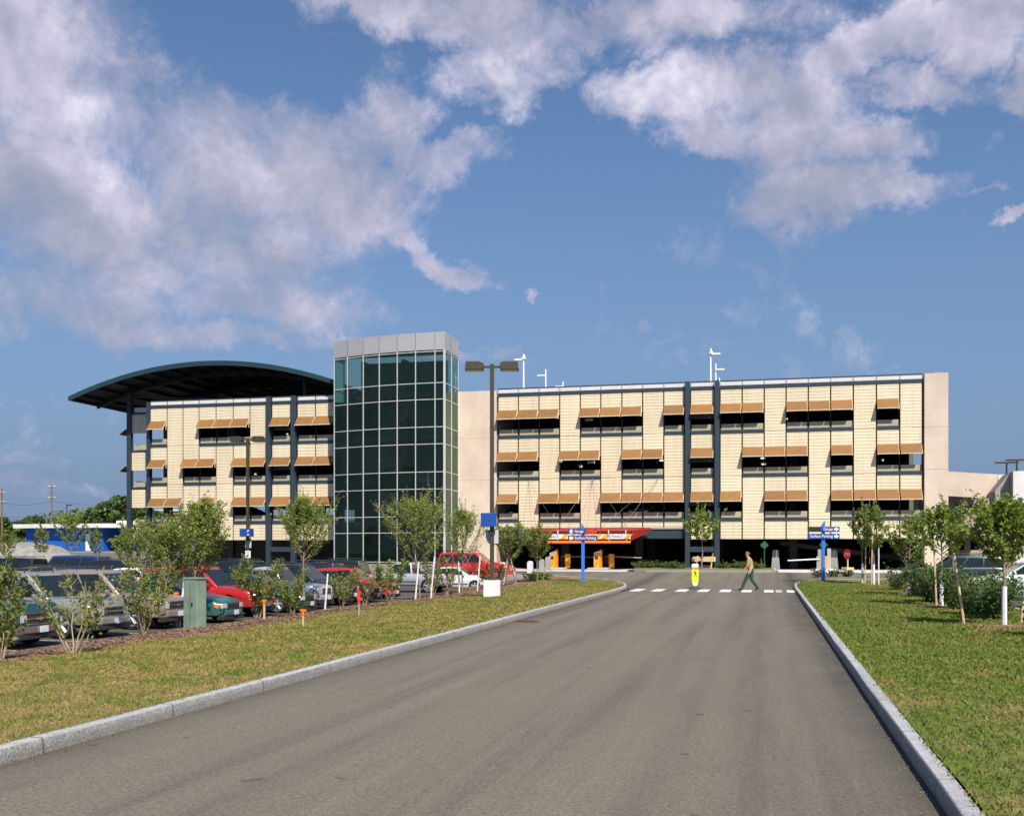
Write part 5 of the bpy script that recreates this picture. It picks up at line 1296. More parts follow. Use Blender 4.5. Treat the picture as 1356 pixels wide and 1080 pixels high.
# ------------------------------------------------------------------ far left: blue building, gravel, poles, brick building
BY = 128.0
def bx_(px): return PX(px, BY)
bb = thing('blue_building', 'low bright blue building with white flat roof and air unit, behind the gravel pile', 'building', (0,0,0))
BLW = M('bright blue siding', (.015,.115,.48), .55, 0, .08, .3)
zg = PZ(100, 730, BY); zt_ = PZ(136, 698.5, BY); Xc = bx_(136)
# left wing runs away from the corner, right wing recedes
LA = Vector((bx_(33)-.6, BY+1.0)); CA = Vector((Xc, BY)); RA = Vector((PX(160, BY+6)+14, BY+5.0))
def wall2(mb, a, b, z0, z1, th=.25):
    d = (b-a).normalized(); n_ = Vector((-d.y, d.x))*th; mb.prism([tuple(a), tuple(b), tuple(b+n_), tuple(a+n_)], z0, z1, 'z')
wl = MB(); wall2(wl, LA, CA, zg-2, zt_); wl.build('wall', BLW, bb)
wl = MB(); wall2(wl, Vector((Xc, BY+3.5)), RA, zg-2, zt_); wl.build('wall', BLW, bb); MB().box(Xc-.25, Xc-.005, BY+.3, BY+3.7, zg-2, zt_-.01).build('wall', BLW, bb)
rf_ = MB().prism([(LA.x-1.3, LA.y-1), (CA.x, CA.y-1.4), (RA.x+1, RA.y-1), (RA.x, RA.y+16), (LA.x, LA.y+16)], zt_, zt_+.55, 'z').build('roof', CONCW, bb)
MB().box(bx_(131), bx_(144), BY+4, BY+6, zt_+.56, PZ(137, 688, BY)).build('air_unit', WHITE, rf_)
MB().box(bx_(149), bx_(153), BY+4, BY+4.5, zt_+.56, zt_+.9).build('vent_pipe', WHITE, rf_)
dd = (LA-CA).normalized(); nn = Vector((dd.y, -dd.x)); nn = nn if nn.y < 0 else -nn
def onwall(pxa, pxb, z0, z1, mat, nm):
    def hit(px):
        lo, hi = 0, 40
        for _ in range(40):
            m_ = (lo+hi)/2; q = CA+dd*m_
            if PX(px, q.y) < q.x: lo = m_
            else: hi = m_
        return CA+dd*lo
    a, b = hit(pxa), hit(pxb); m_ = MB(); o_ = nn*.06; m_.prism([tuple(a+o_), tuple(b+o_), tuple(b), tuple(a)], z0, z1, 'z'); m_.build(nm, mat, bb)
onwall(113.5, 120, zg+.1, zg+2.4, WHITE, 'door'); onwall(44, 49, zg+1.0, zg+2.0, DARK, 'window')
MB().box(bx_(141), bx_(147), BY+3.2, BY+3.45, zg-.1, zg+2.3).build('door', DARK, bb)
MB().box(LA.x+2, RA.x+5, BY-4, BY-1.6, zg-3, zg-.05).build('terrace', PALE, bb)
# gravel pile
xs = steps(-1, 1, 26); cgx, cgy = PX(28, 98), 98
vs = []; fs = []
for j in range(27):
    for i in range(27):
        u, v = xs[i], xs[j]; r_ = max(0, 1-math.hypot(u, v)); z = min(3.35, 6.2*r_) + .12*math.sin(u*9+v*7)*r_ + (-.3)
        vs.append((cgx+u*9.5, cgy+v*6, ground_z(cgx+u*9.5, cgy+v*6)+z*(1-.28*max(0,u))))
for j in range(26):
    for i in range(26): fs.append((j*27+i, j*27+i+1, (j+1)*27+i+1, (j+1)*27+i))
tag(MB().add(vs, fs).build('gravel_pile', M('grey gravel', (.25,.235,.215), .95, 0, .3, 1.5, .9, 5), smooth=70), 'flat topped grey gravel pile in front of the blue building', 'gravel pile', kind='stuff')
def util_pole(px, ytop, Y, label, arms, tall=True):
    X = PX(px, Y); z1 = PZ(px, ytop, Y); t = thing('utility_pole', label, 'utility pole', (X, Y, 0), 0, 'wooden utility poles')
    MB().tube((0,0,-1), (0,0,z1), .17, .11, 8).build('pole', OLDWOOD, t)
    for (dz, hw) in arms:
        MB().box(-hw, hw, -.08,.08, z1-dz-.08, z1-dz+.08).build('crossarm', OLDWOOD, t)
        for q in (-1,-.5,.5,1): MB().tube((q*hw*.92,0,z1-dz+.08), (q*hw*.92,0,z1-dz+.28), .06, n=6).build('insulator', CONCW, t)
    return X, Y, z1, t
pA = util_pole(2.5, 645.5, 150, 'utility pole at the picture edge beyond the gravel', [(.9,.55),(2.4,.6)])
pB = util_pole(68.5, 643, 150, 'tallest utility pole behind the blue building with a street lamp arm', [(.25,.7),(2.0,.65)])
pC = util_pole(61.7, 681, 140, 'short bare pole stub beside the tallest utility pole', [])
MB().tube((0,0,pB[2]-4.2), (1.6,0,pB[2]-4.0), .04, n=5).box(1.5,2.1,-.15,.15,pB[2]-4.1,pB[2]-3.95).build('lamp_arm', DARK, pB[3])
for k, (za, zb_, sag) in enumerate(((PZ(3,665.5,150), PZ(66,663.5,150), .5), (PZ(3,683.5,150), PZ(66,680.5,150), .35), (PZ(3,686.5,150), PZ(66,684.5,150), .35))):
    for (A_, B2, nm) in (((pA[0]-60, 152, za), (pA[0], 150, za), 'a'), ((pA[0], 150, za), (pB[0], 150, zb_), 'b'), ((pB[0], 150, zb_), (pB[0]+34, 162, zb_-2.0), 'c')):
        pts = []; 
        for i in range(13):
            u = i/12; q = Vector(A_).lerp(Vector(B2), u); q.z -= sag*4*u*(1-u); pts.append(q)
        w_ = MB().path(pts, [.028]*13, 4).build('power_line', DARK)
        tag(w_, ['highest thin power line on the utility poles','middle power line on the utility poles','lowest power line on the utility poles'][k] + {'a': ', stretch running out of the picture', 'b': ', stretch between the two poles', 'c': ', stretch towards the garage'}[nm], 'cable', 'power lines')
X = PX(88.5, 118); z1 = PZ(88.5, 668, 118); t = thing('parking_lamp', 'thin single arm lot lamp standing in front of the blue building roof', 'lamp post', (X, 118, 1))
MB().tube((0,0,-1.5), (0,0,z1-1), .08, .06, 8).build('pole', BRONZE, t); MB().box(0,.62,-.16,.16,z1-1.12,z1-.98).build('lamp_head', BRONZE, t)
bk = thing('brick_building', 'red brick building glimpsed through the lowest garage deck', 'building', (PX(222, 190), 190, 0))
zq0, zq1 = PZ(222, 690, 190), PZ(222, 676.5, 190)
MB().box(-5, 3.2, 0, 8, -2, zq1).build('wall', M('red brick', (.33,.11,.07), .85, 0, .15, 1.5), bk); MB().box(3.25, 10, 1, 8, -2, zq1+.8).build('wall', CONC2, bk); MB().box(-5.2,3.4,-.2,8.2,zq1+.01,zq1+.35).build('roof', CONCW, bk)
# ------------------------------------------------------------------ trees and shrubs
def leaf_mesh(name, pts, size, mat, parent, rg, up=0.35):
    P_ = np.asarray(pts); n = len(P_); s = size*rg.uniform(.65, 1.3, n)
    d = rg.normal(size=(n, 3)); d[:, 2] += up; d /= np.linalg.norm(d, axis=1)[:, None]
    r_ = rg.normal(size=(n, 3)); u = np.cross(d, r_); u /= np.linalg.norm(u, axis=1)[:, None]; v = np.cross(d, u)
    V = np.empty((n*4, 3)); L = s[:, None]*.62; W = s[:, None]*.40
    V[0::4] = P_ - u*L; V[1::4] = P_ - v*W + d*s[:, None]*.08; V[2::4] = P_ + u*L; V[3::4] = P_ + v*W + d*s[:, None]*.08
    i = np.arange(n)*4
    return np_mesh(name, V, np.stack([i, i+1, i+2, i+3], 1), mat, parent)
def grow(base, H, z0, rad, nl, leaves, lsize, mat, label, cat, seed, group, wood=BARK, trunk_r=.045, tilt=(0,0), shape='pear', name='young_tree', multi=0, up=1.3, tw=7, jitter=.075):
    """a tree: tapered trunk, limbs and twigs in one mesh, leaves spread along them in another"""
    rg = np.random.default_rng(seed); t = thing(name, label, cat, base, 0, group); wd = MB(); lp = []
    if multi == 0:
        top = Vector((tilt[0]*H, tilt[1]*H, H*.96)); pts = [Vector((0,0,-.08))]
        for k in range(1, 9): q = Vector((0,0,0)).lerp(top, k/8); q.x += rg.normal()*.02*H/4; q.y += rg.normal()*.02*H/4; pts.append(q)
        wd.path(pts, [trunk_r*(1-.85*k/8) for k in range(9)], 7)
        def trunk(z):
            f = max(0, min(.999, z/(H*.96)))*8; i = int(f); return pts[i].lerp(pts[i+1], f-i)
        limbs = []
        for k in range(nl):
            u = (k+.5)/nl; z = z0+(H*.84-z0)*u**.9
            az = k*2.399+rg.normal()*.35
            if shape == 'pear': R_ = rad*(math.sin(math.pi*min(1, (u*.86+.16))**.8)**.8)
            elif shape == 'cone': R_ = rad*(1.05-u)
            elif shape == 'round': R_ = rad*math.sqrt(max(.05, 1-(2*u-1)**2))
            else: R_ = rad*(.55+.45*math.sin(math.pi*u))
            R_ *= rg.uniform(.7, 1.2); limbs.append((trunk(z), az, R_))
    else:
        limbs = []
        for k in range(multi):
            az = k*2.399+rg.normal()*.3; limbs.append((Vector((rg.normal()*.05, rg.normal()*.05, -.05)), az, rad*rg.uniform(.55, 1.1)))
    k_i = 0
    for (p0, az, R_) in limbs:
        if multi == 0:
            rise = R_*rg.uniform(.75, 1.35)*up; cap_ = H*(1.03 if k_i % 4 == 0 else rg.uniform(.80, .98)); k_i += 1; rise = min(rise, cap_-p0.z) if cap_-p0.z > .15 else .15
            end = p0+Vector((math.cos(az)*R_, math.sin(az)*R_, rise)); r0 = trunk_r*.38; ns = 6
        else:
            end = p0+Vector((math.cos(az)*R_, math.sin(az)*R_, H*rg.uniform(.7, 1.0))); r0 = trunk_r*.6; ns = 8
        pp_ = [p0]; 
        for k in range(1, ns+1):
            f = k/ns; q = p0.lerp(end, f); bow = math.sin(f*math.pi)*R_*.12; q.x += math.cos(az)*bow+rg.normal()*.02; q.y += math.sin(az)*bow+rg.normal()*.02; pp_.append(q)
        wd.path(pp_, [r0*(1-.8*k/ns) for k in range(ns+1)], 5)
        s0 = .2 if multi == 0 else z0/H
        ln = (end-p0).length; ntw = max(2, int(tw*ln/(1.0 if multi == 0 else H*.75)))
        segs = [(pp_[0].lerp(pp_[-1], 0), None)]
        def on(f):
            g_ = min(.999, f)*ns; i = int(g_); return pp_[i].lerp(pp_[i+1], g_-i)
        w_ = max(8, int(leaves/len(limbs)*.35)); 
        for f in rg.uniform(s0, 1.02, w_): q = on(f); lp.append((q.x+rg.normal()*jitter*.7, q.y+rg.normal()*jitter*.7, q.z+rg.normal()*jitter*.7))
        per = max(3, int(leaves/len(limbs)*.65/ntw))
        for _ in range(ntw):
            f = rg.uniform(s0, .97); a = on(f); a2 = az+rg.normal()*1.1; l = rg.uniform(.14, .42)*max(.35, R_ if multi == 0 else .7)
            b = a+Vector((math.cos(a2)*l, math.sin(a2)*l, l*rg.uniform(.2, 1.3))); wd.tube(a, b, .007, .003, 4, caps=False)
            for g_ in rg.uniform(.1, 1.1, per): q = a.lerp(b, g_); lp.append((q.x+rg.normal()*jitter*.6, q.y+rg.normal()*jitter*.6, q.z+rg.normal()*jitter*.6))
    for _ in range(int(nl*.7) if multi == 0 else multi):
        q0 = Vector(lp[int(rg.integers(len(lp)))]); l = rg.uniform(.25, .62)*(H/4 if multi == 0 else H/3); d_ = Vector((q0.x*.35+rg.normal()*.18, q0.y*.35+rg.normal()*.18, 1.0)).normalized()
        b = q0+d_*l; wd.tube(q0, b, .006, .003, 4, caps=False)
        if b.z > H*1.06: continue
        for g_ in rg.uniform(.0, 1.05, 16): q = q0.lerp(b, g_); lp.append((q.x+rg.normal()*.035, q.y+rg.normal()*.035, q.z))
    wd.build('trunk' if multi == 0 else 'stem', wood, t, fix=False, smooth=60)
    leaf_mesh('crown' if multi == 0 else 'foliage', lp, lsize, mat, t, rg)
    return t
def pos(px, py): return gp(px, py)
def topz(px, y, p): return PZ(px, y, p.y)-p.z
def tree_px(px, pbase, ptop, z0f, radpx, nl, leaves, lsize, mat, label, seed, **k):
    p = gp(px, pbase); H = topz(px, ptop, p); s = scale_at(px, p.y)
    return grow(p, H, H*z0f, radpx/s, nl, leaves, lsize, mat, label, k.pop('cat', 'tree'), seed, k.pop('group', 'young trees on the mulch island'), **k), p, s, H
def stake_at(p, dx, dy, h, lean, label, mat=STAKE, w_=.03, group='tree support stakes', wrap=False):
    q = Vector((p.x+dx, p.y+dy, surf(p.x+dx, p.y+dy)))
    t = MB().tube((0,0,-.1), (lean[0]*h, lean[1]*h, h), w_, w_*.9, 6).build('tree_stake', mat, smooth=50); t.location = q
    return tag(t, label, 'stake', group)
G1 = 'young trees on the mulch island'
# left island, near to far
T, p, s, H = tree_px(252, 829, 646, .27, 52, 44, 10500, .066, LEAF_A, 'bushiest young tree on the mulch island, rising beside the green utility box', 21, trunk_r=.05, tilt=(.11,0), tw=12, shape='cone', up=1.5)
MB().tube((-.02,0,0), (0,0,.95), .055, .05, 8).build('trunk_wrap', WRAP, T)
stake_at(p, -.28, -.2, 1.5, (.10,.05), 'white wrapped stake leaning at the green utility box', WRAP, .035); stake_at(p, .28, -.25, 1.2, (.08,0), 'second white stake in front of the green utility box', WRAP, .03)
T, p, s, H = tree_px(218, 829, 688, .25, 48, 32, 5400, .066, LEAF_B, 'olive leaved young tree between the gold SUV and the utility box', 22, trunk_r=.035)
stake_at(p, -.05, -.15, 1.7, (-.08,0), 'brown stake leaning by the olive leaved tree next to the utility box', BARK, .035)
T, p, s, H = tree_px(402, 811, 636, .33, 42, 40, 7600, .064, LEAF_A, 'tall bright green young tree in front of the steel portal and glass tower edge', 23, trunk_r=.045, tw=11, shape='cone', up=1.5)
stake_at(p, -.85, .1, 1.45, (-.08,0), 'grey brown stake left of the tall tree before the steel portal', BARK, .04); stake_at(p, .9, -.1, 1.5, (.09,0), 'pale stake right of the tall tree before the steel portal', WRAP, .035)
T, p, s, H = tree_px(556, 793, 650, .27, 48, 42, 7600, .064, LEAF_A, 'broad young tree in front of the glass tower with two white stakes', 24, trunk_r=.045, tilt=(-.08,0), tw=11, up=1.35)
stake_at(p, -.15, -.2, 1.6, (.10,0), 'white stake under the broad tree at the glass tower, first of two', WRAP, .04); stake_at(p, .55, -.2, 1.8, (.10,0), 'white stake under the broad tree at the glass tower, second of two', WRAP, .035)
T, p, s, H = tree_px(612, 784, 660, .22, 32, 36, 4600, .064, LEAF_A, 'light feathery young tree at the corner of the glass tower and concrete wall', 25, trunk_r=.04, tw=8, shape='cone', up=1.9)
stake_at(p, -.05, -.3, 1.5, (-.03,0), 'white stake under the feathery tree by the white sedan', WRAP, .04); stake_at(p, .8, -.2, 1.7, (.09,0), 'leaning white stake between the feathery tree and the concrete pole block', WRAP, .035)
T, p, s, H = tree_px(672, 776, 690, .30, 26, 22, 2600, .085, LEAF_B, 'dark bushy small tree just right of the tall light pole', 26, trunk_r=.035)
T, p, s, H = tree_px(711, 771, 694, .30, 24, 22, 2800, .085, LEAF_B, 'dark bushy small tree by the pale stone bollard left of the entrance', 27, trunk_r=.035)
stake_at(p, -1.0, -.4, 1.3, (-.25,0), 'thin stake leaning away from the small tree by the bollard', STAKE, .025); stake_at(p, -1.7, -.6, 1.5, (.18,0), 'white stake leaning behind the concrete pole block', WRAP, .03)
def shrub(px, pbase, ptop, radpx, stems, leaves, lsize, mat, label, seed, z0=.28, group='multi stemmed shrubs in the mulch bed', **k):
    p = gp(px, pbase); H = topz(px, ptop, p); s = scale_at(px, p.y)
    return grow(p, H, H*z0, radpx*1.1/s, 0, int(leaves*.95), lsize, mat, label, 'shrub', seed, group, wood=STEM, trunk_r=.03, multi=stems, name='shrub', tw=9, **k)
shrub(1, 874, 724, 24, 8, 1100, .085, LEAF_B, 'tall shrub cut by the picture edge before the teal truck', 31, .2)
shrub(98, 866, 757, 46, 7, 850, .06, LEAF_B, 'low sparse shrub in front of the silver SUV front wheel', 32, .38)
shrub(190, 840, 732, 34, 12, 1500, .07, LEAF_B, 'many stemmed shrub in front of the gold SUV', 33, .30)
shrub(296, 812, 742, 24, 7, 1000, .065, LEAF_C, 'small dark shrub in front of the sea green sedan', 34, .25)
shrub(340, 817, 735, 30, 11, 2600, .07, LEAF_B, 'dense spreading shrub between the red SUV and green sedan', 35, .3)
shrub(388, 815, 752, 18, 8, 1300, .07, LEAF_B, 'narrow shrub left of the tall tree, before the silver pickup', 36, .32)
shrub(453, 808, 752, 17, 6, 700, .07, LEAF_B, 'thin shrub before the dark green SUV, right of the tall tree', 37, .4)
shrub(484, 800, 748, 15, 6, 600, .07, LEAF_B, 'thin shrub before the maroon wagon wheel', 38, .35)
shrub(515, 801, 738, 24, 9, 1700, .07, LEAF_B, 'dense crowned shrub before the silver crosswise pickup', 39, .45)
shrub(573, 789, 738, 16, 9, 900, .07, LEAF_B, 'small shrub between the two tower trees', 40, .35)
shrub(592, 787, 736, 14, 7, 600, .07, LEAF_B, 'slim shrub under the feathery tree', 41, .35)
sr_ = shrub(650, 779, 744, 22, 8, 1300, .075, LEAF_C, 'flowering shrub with red blooms behind the concrete pole block', 42, .2)
rgf = np.random.default_rng(5); leaf_mesh('flowers', np.array([(a, b, c) for a, b, c in zip(rgf.normal(0, .45, 200), rgf.normal(0, .3, 200), rgf.uniform(.55, 1.4, 200))]), .12, ROSE, sr_, rgf)
for i, (px, pb, h, sd) in enumerate(((702, 769, .35, 61), (712, 768, .45, 62), (722, 767.5, .35, 63))):
    p = gp(px, pb); grow(p, h, .05, .28, 0, 220, .09, LEAF_D, ['low green perennial left of three beside the blue sign', 'tallest of three low perennials beside the blue sign', 'low green perennial nearest the blue sign post'][i], 'plant', sd, 'low plants on the left island', wood=STEM, trunk_r=.012, multi=7, name='perennial_plant')
# right verge
G2 = 'staked trees on the right verge'
def rt(px, pbase, ptop, z0f, rad, nl, lv, ls, mat, label, seed, **k):
    T, p, s, H = tree_px(px, pbase, ptop, z0f, rad, nl, lv, ls, mat, label, seed, group=G2, **k)
    MB().tube((0,0,0), (0,0,min(1.0, H*.3)), .06, .055, 8).build('trunk_wrap', WRAP, T); return p
p = rt(1330, 829, 652, .40, 44, 34, 4200, .09, LEAF_D, 'large leafy staked tree at the picture edge, white wrapped trunk', 51, trunk_r=.05, tw=10)
stake_at(p, -.75, .5, 1.65, (-.14,.0), 'rough stake leaning left of the large tree at the picture edge'); stake_at(p, .55, 1.0, 1.75, (.12,.05), 'rough stake leaning right of the large tree at the picture edge'); ring(p.x, p.y, .8)
p = rt(1247, 803, 653, .42, 34, 30, 2700, .085, LEAF_D, 'tall open crowned maple in front of the garage end block', 52, trunk_r=.04, tw=8, up=.9)
stake_at(p, -.15, .0, 1.75, (-.04,.0), 'pale stake beside the open crowned maple'); stake_at(p, .55, 1.2, 1.6, (-.02,.0), 'brown stake behind the open crowned maple', BARK); ring(p.x-.2, p.y, .8)
p = rt(1204, 788, 676, .34, 26, 26, 2300, .085, LEAF_D, 'round maple between the thin pair and the open crowned maple', 53, trunk_r=.04, tw=8, up=.9)
stake_at(p, -.05, .3, 1.9, (-.02,0), 'brown stake at the round maple', OLDWOOD); ring(p.x, p.y, .7)
p = rt(1157, 774, 657, .36, 17, 24, 2600, .09, LEAF_B, 'taller of the thin pair of olive trees near the right direction sign', 54, trunk_r=.04, tw=8)
stake_at(p, -.12, -.1, 2.5, (.02,0), 'tall pale stake at the taller thin olive tree'); stake_at(p, .22, -.1, 2.2, (.0,0), 'second tall pale stake at the taller thin olive tree', WRAP); ring(p.x, p.y, .8)
p = rt(1142, 772.5, 662, .38, 14, 20, 1900, .09, LEAF_B, 'thinner of the pair of olive trees near the right direction sign', 55, trunk_r=.035, tw=8)
stake_at(p, .1, -.1, 1.8, (.03,0), 'short pale stake at the thinner olive tree'); ring(p.x, p.y, .8)
BL = ['round dark green bush next to the round maple', 'dark bush between the two maples', 'low dark bush in front of the green wagon hood', 'bush behind the stakes of the open crowned maple', 'tall dark bush in front of the green wagon doors', 'wide dark bush left of the large edge tree', 'dark bush before the white sedan front', 'bush behind the large edge tree stakes', 'dark bush cut by the picture edge', 'small dark bush nearest the thin olive pair']
for i, (px, pb, pt, rp, n_) in enumerate(((1196,790,738,20,2600),(1222,797,748,20,2400),(1240,798,752,18,2000),(1262,806,744,20,2600),(1282,814,752,22,2800),(1303,820,766,24,2800),(1318,818,758,20,2200),(1348,842,772,26,2600),(1362,856,768,32,2600),(1178,781,750,12,1500))):
    p = gp(px, pb); p.x = max(p.x, 5.4); s = scale_at(px, p.y); H = topz(px, pt, p)
    grow(p, H*.93, .03, rp/s, 0, int(n_*.7), .075, LEAF_C, BL[i], 'bush', 70+i, 'dark bushes along the right lot', wood=STEM, trunk_r=.02, multi=14, name='bush', tw=9, jitter=.16)
for i, (px, pb, h) in enumerate(((1083, 764, .5), (1103, 763, .35), (1122, 763, .35))):
    p = gp(px, pb); grow(p, h, .05, .3, 0, 200, .09, LEAF_C, ['low plant at the foot of the right blue sign post', 'small plant between the sign post and the thin trees', 'small plant in front of the stop sign'][i], 'plant', 90+i, 'low plants at the right verge end', wood=STEM, trunk_r=.012, multi=7, name='perennial_plant')
# strip in front of the garage
X = PX(929.5, 72.5); grow(Vector((X, 72.5, zI+.13)), PZ(929, 663, 72.5)-zI-.13, 1.8, 1.05, 26, 1500, .15, LEAF_D, 'single light green tree in the strip in front of the steel portal', 'tree', 56, 'trees in the garage front strip', trunk_r=.05, tw=7, up=.35, name='young_tree')
tag(stake_at(Vector((X+.5, 72.5, 0)), 0, 0, 1.2, (.2,0), 'leaning stake beside the tree in the garage front strip'), None)
for i, (px, h, r_) in enumerate(((849,.36,.5),(860,.3,.45),(884,.36,.5),(898,.2,.35),(958,.26,.4),(981,.34,.45),(990,.22,.35),(1003,.2,.35))):
    grow(Vector((PX(px, 76.6), 76.6, zI+.13)), h, .03, r_, 0, 200, .10, LEAF_C, ['spreading juniper at the entrance end of the garage strip', 'juniper touching the first one in the strip', 'large juniper in the middle of the dark entrance strip', 'small juniper left of the steel portal', 'low juniper just right of the steel portal', 'rounded juniper behind the walking man', 'juniper beside the walking man back', 'small juniper left of the green diamond sign'][i], 'shrub', 110+i, 'low junipers in the garage front strip', wood=STEM, trunk_r=.012, multi=12, name='juniper_shrub', jitter=.12)

# distant trees
def wood(px, ybase, ytop, Y, radpx, n_, lsize, label, seed, zc=None, group='trees beyond the lot', rz_=1.0, h0=None):
    rg = np.random.default_rng(seed); X = PX(px, Y); s = scale_at(px, Y); z1 = PZ(px, ytop, Y); zb_ = PZ(px, ybase, Y); Rr = radpx/s
    t = thing('woodland_tree', label, 'tree', (X, Y, zb_), 0, group); H = z1-zb_
    MB().path([Vector((0,0,-2)), Vector((.1,0,H*.35)), Vector((0,.1,H*.8))], [H*.035, H*.028, H*.008], 7).build('trunk', OLDWOOD, t)
    pts = []; lobes = [(rg.normal()*Rr*.5, rg.normal()*Rr*.4, H*(.34+.50*rg.random()), Rr*rg.uniform(.30, .52)) for _ in range(16)]
    lobes.append((0, 0, H*.78, Rr*.42))
    for (a, b, c, r_) in lobes:
        k = n_//len(lobes); v = rg.normal(size=(k, 3)); v /= np.linalg.norm(v, axis=1)[:, None]; q = v*r_*(rg.random((k, 1))**.3)*[1, 1, .8]+[a, b, min(c, H-r_*.8)]
        pts.append(q)
    pts = np.concatenate(pts); pts = pts[pts[:, 2] > H*.12]
    leaf_mesh('crown', pts, lsize, LEAF_W, t, rg); return t
wood(156, 700, 655, 170, 24, 8000, .75, 'large round green tree rising behind the blue building roof', 131)
wood(180, 702, 664, 165, 18, 5000, .75, 'second large tree touching the garage corner', 132)
wood(132, 702, 671, 172, 16, 4500, .7, 'lower shoulder tree on the pole side of the big round tree', 133)
wood(205, 702, 676, 160, 18, 4000, .7, 'tree seen through the corner bay of the garage', 134)
wood(232, 700, 682, 185, 10, 1500, .7, 'small tree before the red brick building', 135)
for i, (px, yt, r_) in enumerate(((-30,680,18),(6,684,15),(28,690,13),(46,682,13),(82,690,12),(104,691,11))):
    wood(px, 716, yt, 185+i*6, r_, 3500, .8, ['woodland tree out past the picture edge pole', 'woodland tree directly behind the edge utility pole', 'low woodland tree between the two utility poles', 'taller woodland tree beside the bare pole stub', 'woodland tree behind the thin lot lamp', 'woodland tree left of the big round tree'][i], 140+i)
# small lot trees in the middle distance
for i, (px, yb_, yt, Y, r_, n_) in enumerate(((95,742,672,92,22,1500),(54,738,690,96,10,600),(127,738,692,96,9,500),(8,742,700,88,14,800),(178,760,690,74,20,1500),(205,765,684,66,22,1800),(160,750,700,84,12,700))):
    X = PX(px, Y); zb_ = ground_z(X, Y); H = PZ(px, yt, Y)-zb_
    grow(Vector((X, Y, zb_)), H, H*.3, r_/scale_at(px, Y), 22, n_, .16, LEAF_A if i % 2 == 0 else LEAF_B, ['slender young tree in front of the blue wall, tallest there', 'small lollipop tree at the blue building window', 'small thin tree at the white door of the blue building', 'small pale tree on the gravel pile side', 'young tree before the garage corner column', 'leafy young tree hiding the lowest garage corner panels', 'thin tree at the blue building end'][i], 'tree', 150+i, 'young trees scattered in the far lot', trunk_r=.05)
# wooded hills on the skyline
hx = steps(-420, 320, 60); hv = []; hf = []
for j in range(9):
    for i, x in enumerate(hx):
        u = j/8; y = 420+u*260; z = 1+ (17+5*math.sin(x*.013+1)+2.2*math.sin(x*.07)+1.2*math.sin(x*.19))*ss(u*1.3); hv.append((x, y, z))
for j in range(8):
    for i in range(60): hf.append((j*61+i, j*61+i+1, (j+1)*61+i+1, (j+1)*61+i))
hm_, hnt, hb = new_mat('far wooded hills'); hnt.links.new(ramp(hnt, noise(hnt, .09, 6, .75), [(.35, (.018,.05,.022)), (.65, (.05,.10,.04))]), hb.inputs['Base Color']); hb.inputs['Roughness'].default_value = .95
bump(hnt, hb, noise(hnt, .12, 5, .7), 1.0, 6.0)
hills = MB().add(hv, hf).build('hills', hm_, smooth=60); tag(hills, kind='structure')
rgw = np.random.default_rng(77); nW = 26000; fx_ = rgw.uniform(-420, 320, nW); fu = rgw.uniform(0, 1, nW)
fz_ = 1+(17+5*np.sin(fx_*.013+1)+2.2*np.sin(fx_*.07)+1.2*np.sin(fx_*.19))*np.array([ss(u*1.3) for u in fu]); cl_ = np.sin(fx_*.9)+np.sin(fu*40+fx_*.3)
tag(leaf_mesh('forest', np.stack([fx_, 420+fu*260, fz_+1.6+cl_*.8+rgw.uniform(-.8, 1.2, nW)], 1), 2.6, LEAF_W, None, rgw), kind='stuff')

# ------------------------------------------------------------------ the man crossing
def skin(name, pts, edges, rad, mat, parent=None, sub=2, root=0):
    me = bpy.data.meshes.new(name); me.from_pydata(pts, edges, []); o = bpy.data.objects.new(name, me); COL.objects.link(o)
    o.modifiers.new('s', 'SKIN'); 
    for i, v in enumerate(me.skin_vertices[0].data): v.radius = (rad[i] if hasattr(rad[i], '__len__') else (rad[i], rad[i])); v.use_root = (i == root)
    sb = o.modifiers.new('u', 'SUBSURF'); sb.levels = sub; sb.render_levels = sub
    bpy.context.view_layer.update(); apply_mods(o); o.data.materials.clear()
    for m in (mat if isinstance(mat, list) else [mat]): o.data.materials.append(m)
    o.data.shade_smooth()
    if parent: o.parent = parent
    return o
SKIN = M('tanned skin', (.48,.25,.16), .55, 0, .08, 8.0); SHIRT = M('khaki shirt cloth', (.36,.29,.12), .85, 0, .12, 12.0); JEANS = M('blue green jeans cloth', (.022,.055,.062), .85, 0, .2, 9.0)
SHOE = M('dark brown shoe', (.045,.032,.022), .6, 0, .1, 8.0); HAIR = M('short grey brown hair', (.16,.10,.07), .8, 0, .2, 30.0)
# +x is the way he walks; y>0 his left
J = [(0,0,.96),(.0,0,1.08),(.02,0,1.22),(.05,0,1.36),(.08,0,1.45),(.125,0,1.525),(.15,0,1.585),(.165,0,1.65),(.16,0,1.715),
     (.0,.09,.90),(.20,.10,.52),(.37,.10,.13),(.38,.10,.07),(.55,.11,.045),
     (-.02,-.09,.90),(-.03,-.10,.50),(-.29,-.10,.16),(-.32,-.10,.10),(-.19,-.11,.04),
     (.065,.17,1.40),(.12,.215,1.14),(.27,.20,.95),(.32,.19,.90),(.065,-.17,1.40),(.0,-.22,1.13),(.10,-.23,.90),(.12,-.23,.84)]
E = [(0,1),(1,2),(2,3),(3,4),(4,5),(5,6),(6,7),(7,8),(0,9),(9,10),(10,11),(11,12),(12,13),(0,14),(14,15),(15,16),(16,17),(17,18),(3,19),(19,20),(20,21),(21,22),(3,23),(23,24),(24,25),(25,26)]
Rr = [(.14,.17),(.135,.165),(.145,.175),(.15,.18),(.11,.13),(.055,.055),(.075,.068),(.10,.078),(.07,.06),
      .115,.09,.075,.055,.048,.115,.09,.075,.055,.048,.075,.05,.036,.033,.075,.05,.036,.033]
man = skin('person', J, E, Rr, [SKIN, SHIRT, JEANS, SHOE])
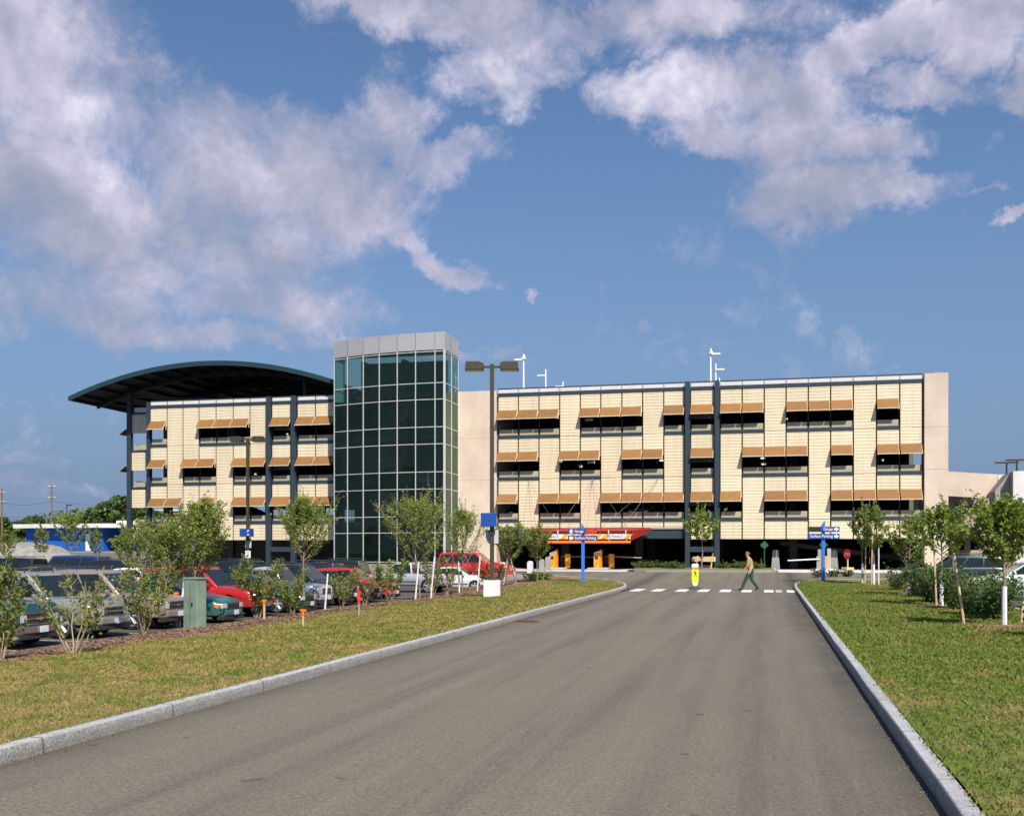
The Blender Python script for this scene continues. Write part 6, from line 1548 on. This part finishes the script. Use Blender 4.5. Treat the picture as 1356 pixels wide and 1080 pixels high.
for pl_ in man.data.polygons:
    c = pl_.center; arm = abs(c.y) > .155 and .8 < c.z < 1.45
    if c.z < .105: pl_.material_index = 3
    elif c.z < 1.0 and not (abs(c.y) > .165 and c.z > .78): pl_.material_index = 2
    elif c.z < 1.485 and not (arm and c.z < 1.20): pl_.material_index = 1
    else: pl_.material_index = 0
def fingers(wr, d, side, parent):
    w_ = Vector(wr); d = Vector(d).normalized(); sd = d.cross(Vector((0, 1, 0))).normalized()
    for k in range(4):
        a = w_+d*.03+sd*(.012*(k-1.5)); l = (.06, .07, .066, .052)[k]
        m_ = skin('finger', [tuple(a-d*.03), tuple(a), tuple(a+d*l*.55), tuple(a+d*l+Vector((.0, -side*.012, -.012)))], [(0,1),(1,2),(2,3)], [.010,.009,.008,.007], SKIN, parent, 1)
    a = w_+sd*.025; skin('thumb', [tuple(a-d*.01), tuple(a+sd*.02+d*.02), tuple(a+sd*.03+d*.045)], [(0,1),(1,2)], [.011,.010,.008], SKIN, parent, 1)
fingers((.335,.19,.885), (.5,0,-.55), 1, man); fingers((.125,-.23,.825), (.2,0,-.9), -1, man)
hv_ = MB().lathe([(.01,.105),(.055,.095),(.083,.06),(.092,.01),(.088,-.03)], (.155,0,1.675), n=16).build('hair', HAIR, man, smooth=60)
for v in hv_.data.vertices: v.co.y *= .88; v.co.x = .15+(v.co.x-.155)*1.12-(.02 if v.co.z < 1.70 else 0)
MB().box(.235,.262,-.065,.065,1.648,1.672).box(.16,.235,.066,.073,1.655,1.668).box(.16,.235,-.073,-.066,1.655,1.668).build('sunglasses', DARK, man)
MB().add([(.255,-.014,1.635),(.255,.014,1.635),(.285,0,1.61),(.25,0,1.655)], [(0,1,2),(1,3,2),(0,2,3)]).add([(.245,-.025,1.588),(.245,.025,1.588),(.252,0,1.592)], [(0,1,2)]).build('nose', SKIN, man, fix=False)
for s in (-1, 1): MB().lathe([(.004,-.012),(.02,-.006),(.02,.004),(.006,.01)], (.15, s*.078, 1.64), 'y', 10).build('ear', SKIN, man, smooth=60)
cf = MB()
Ym = 50.6; Xm = PX(994, Ym)
man.location = (Xm, Ym, street(Ym)+.004); man.rotation_euler = (0, 0, R(180-3))
tag(man, 'man in khaki shirt and dark jeans with sunglasses striding over the crosswalk', 'person')
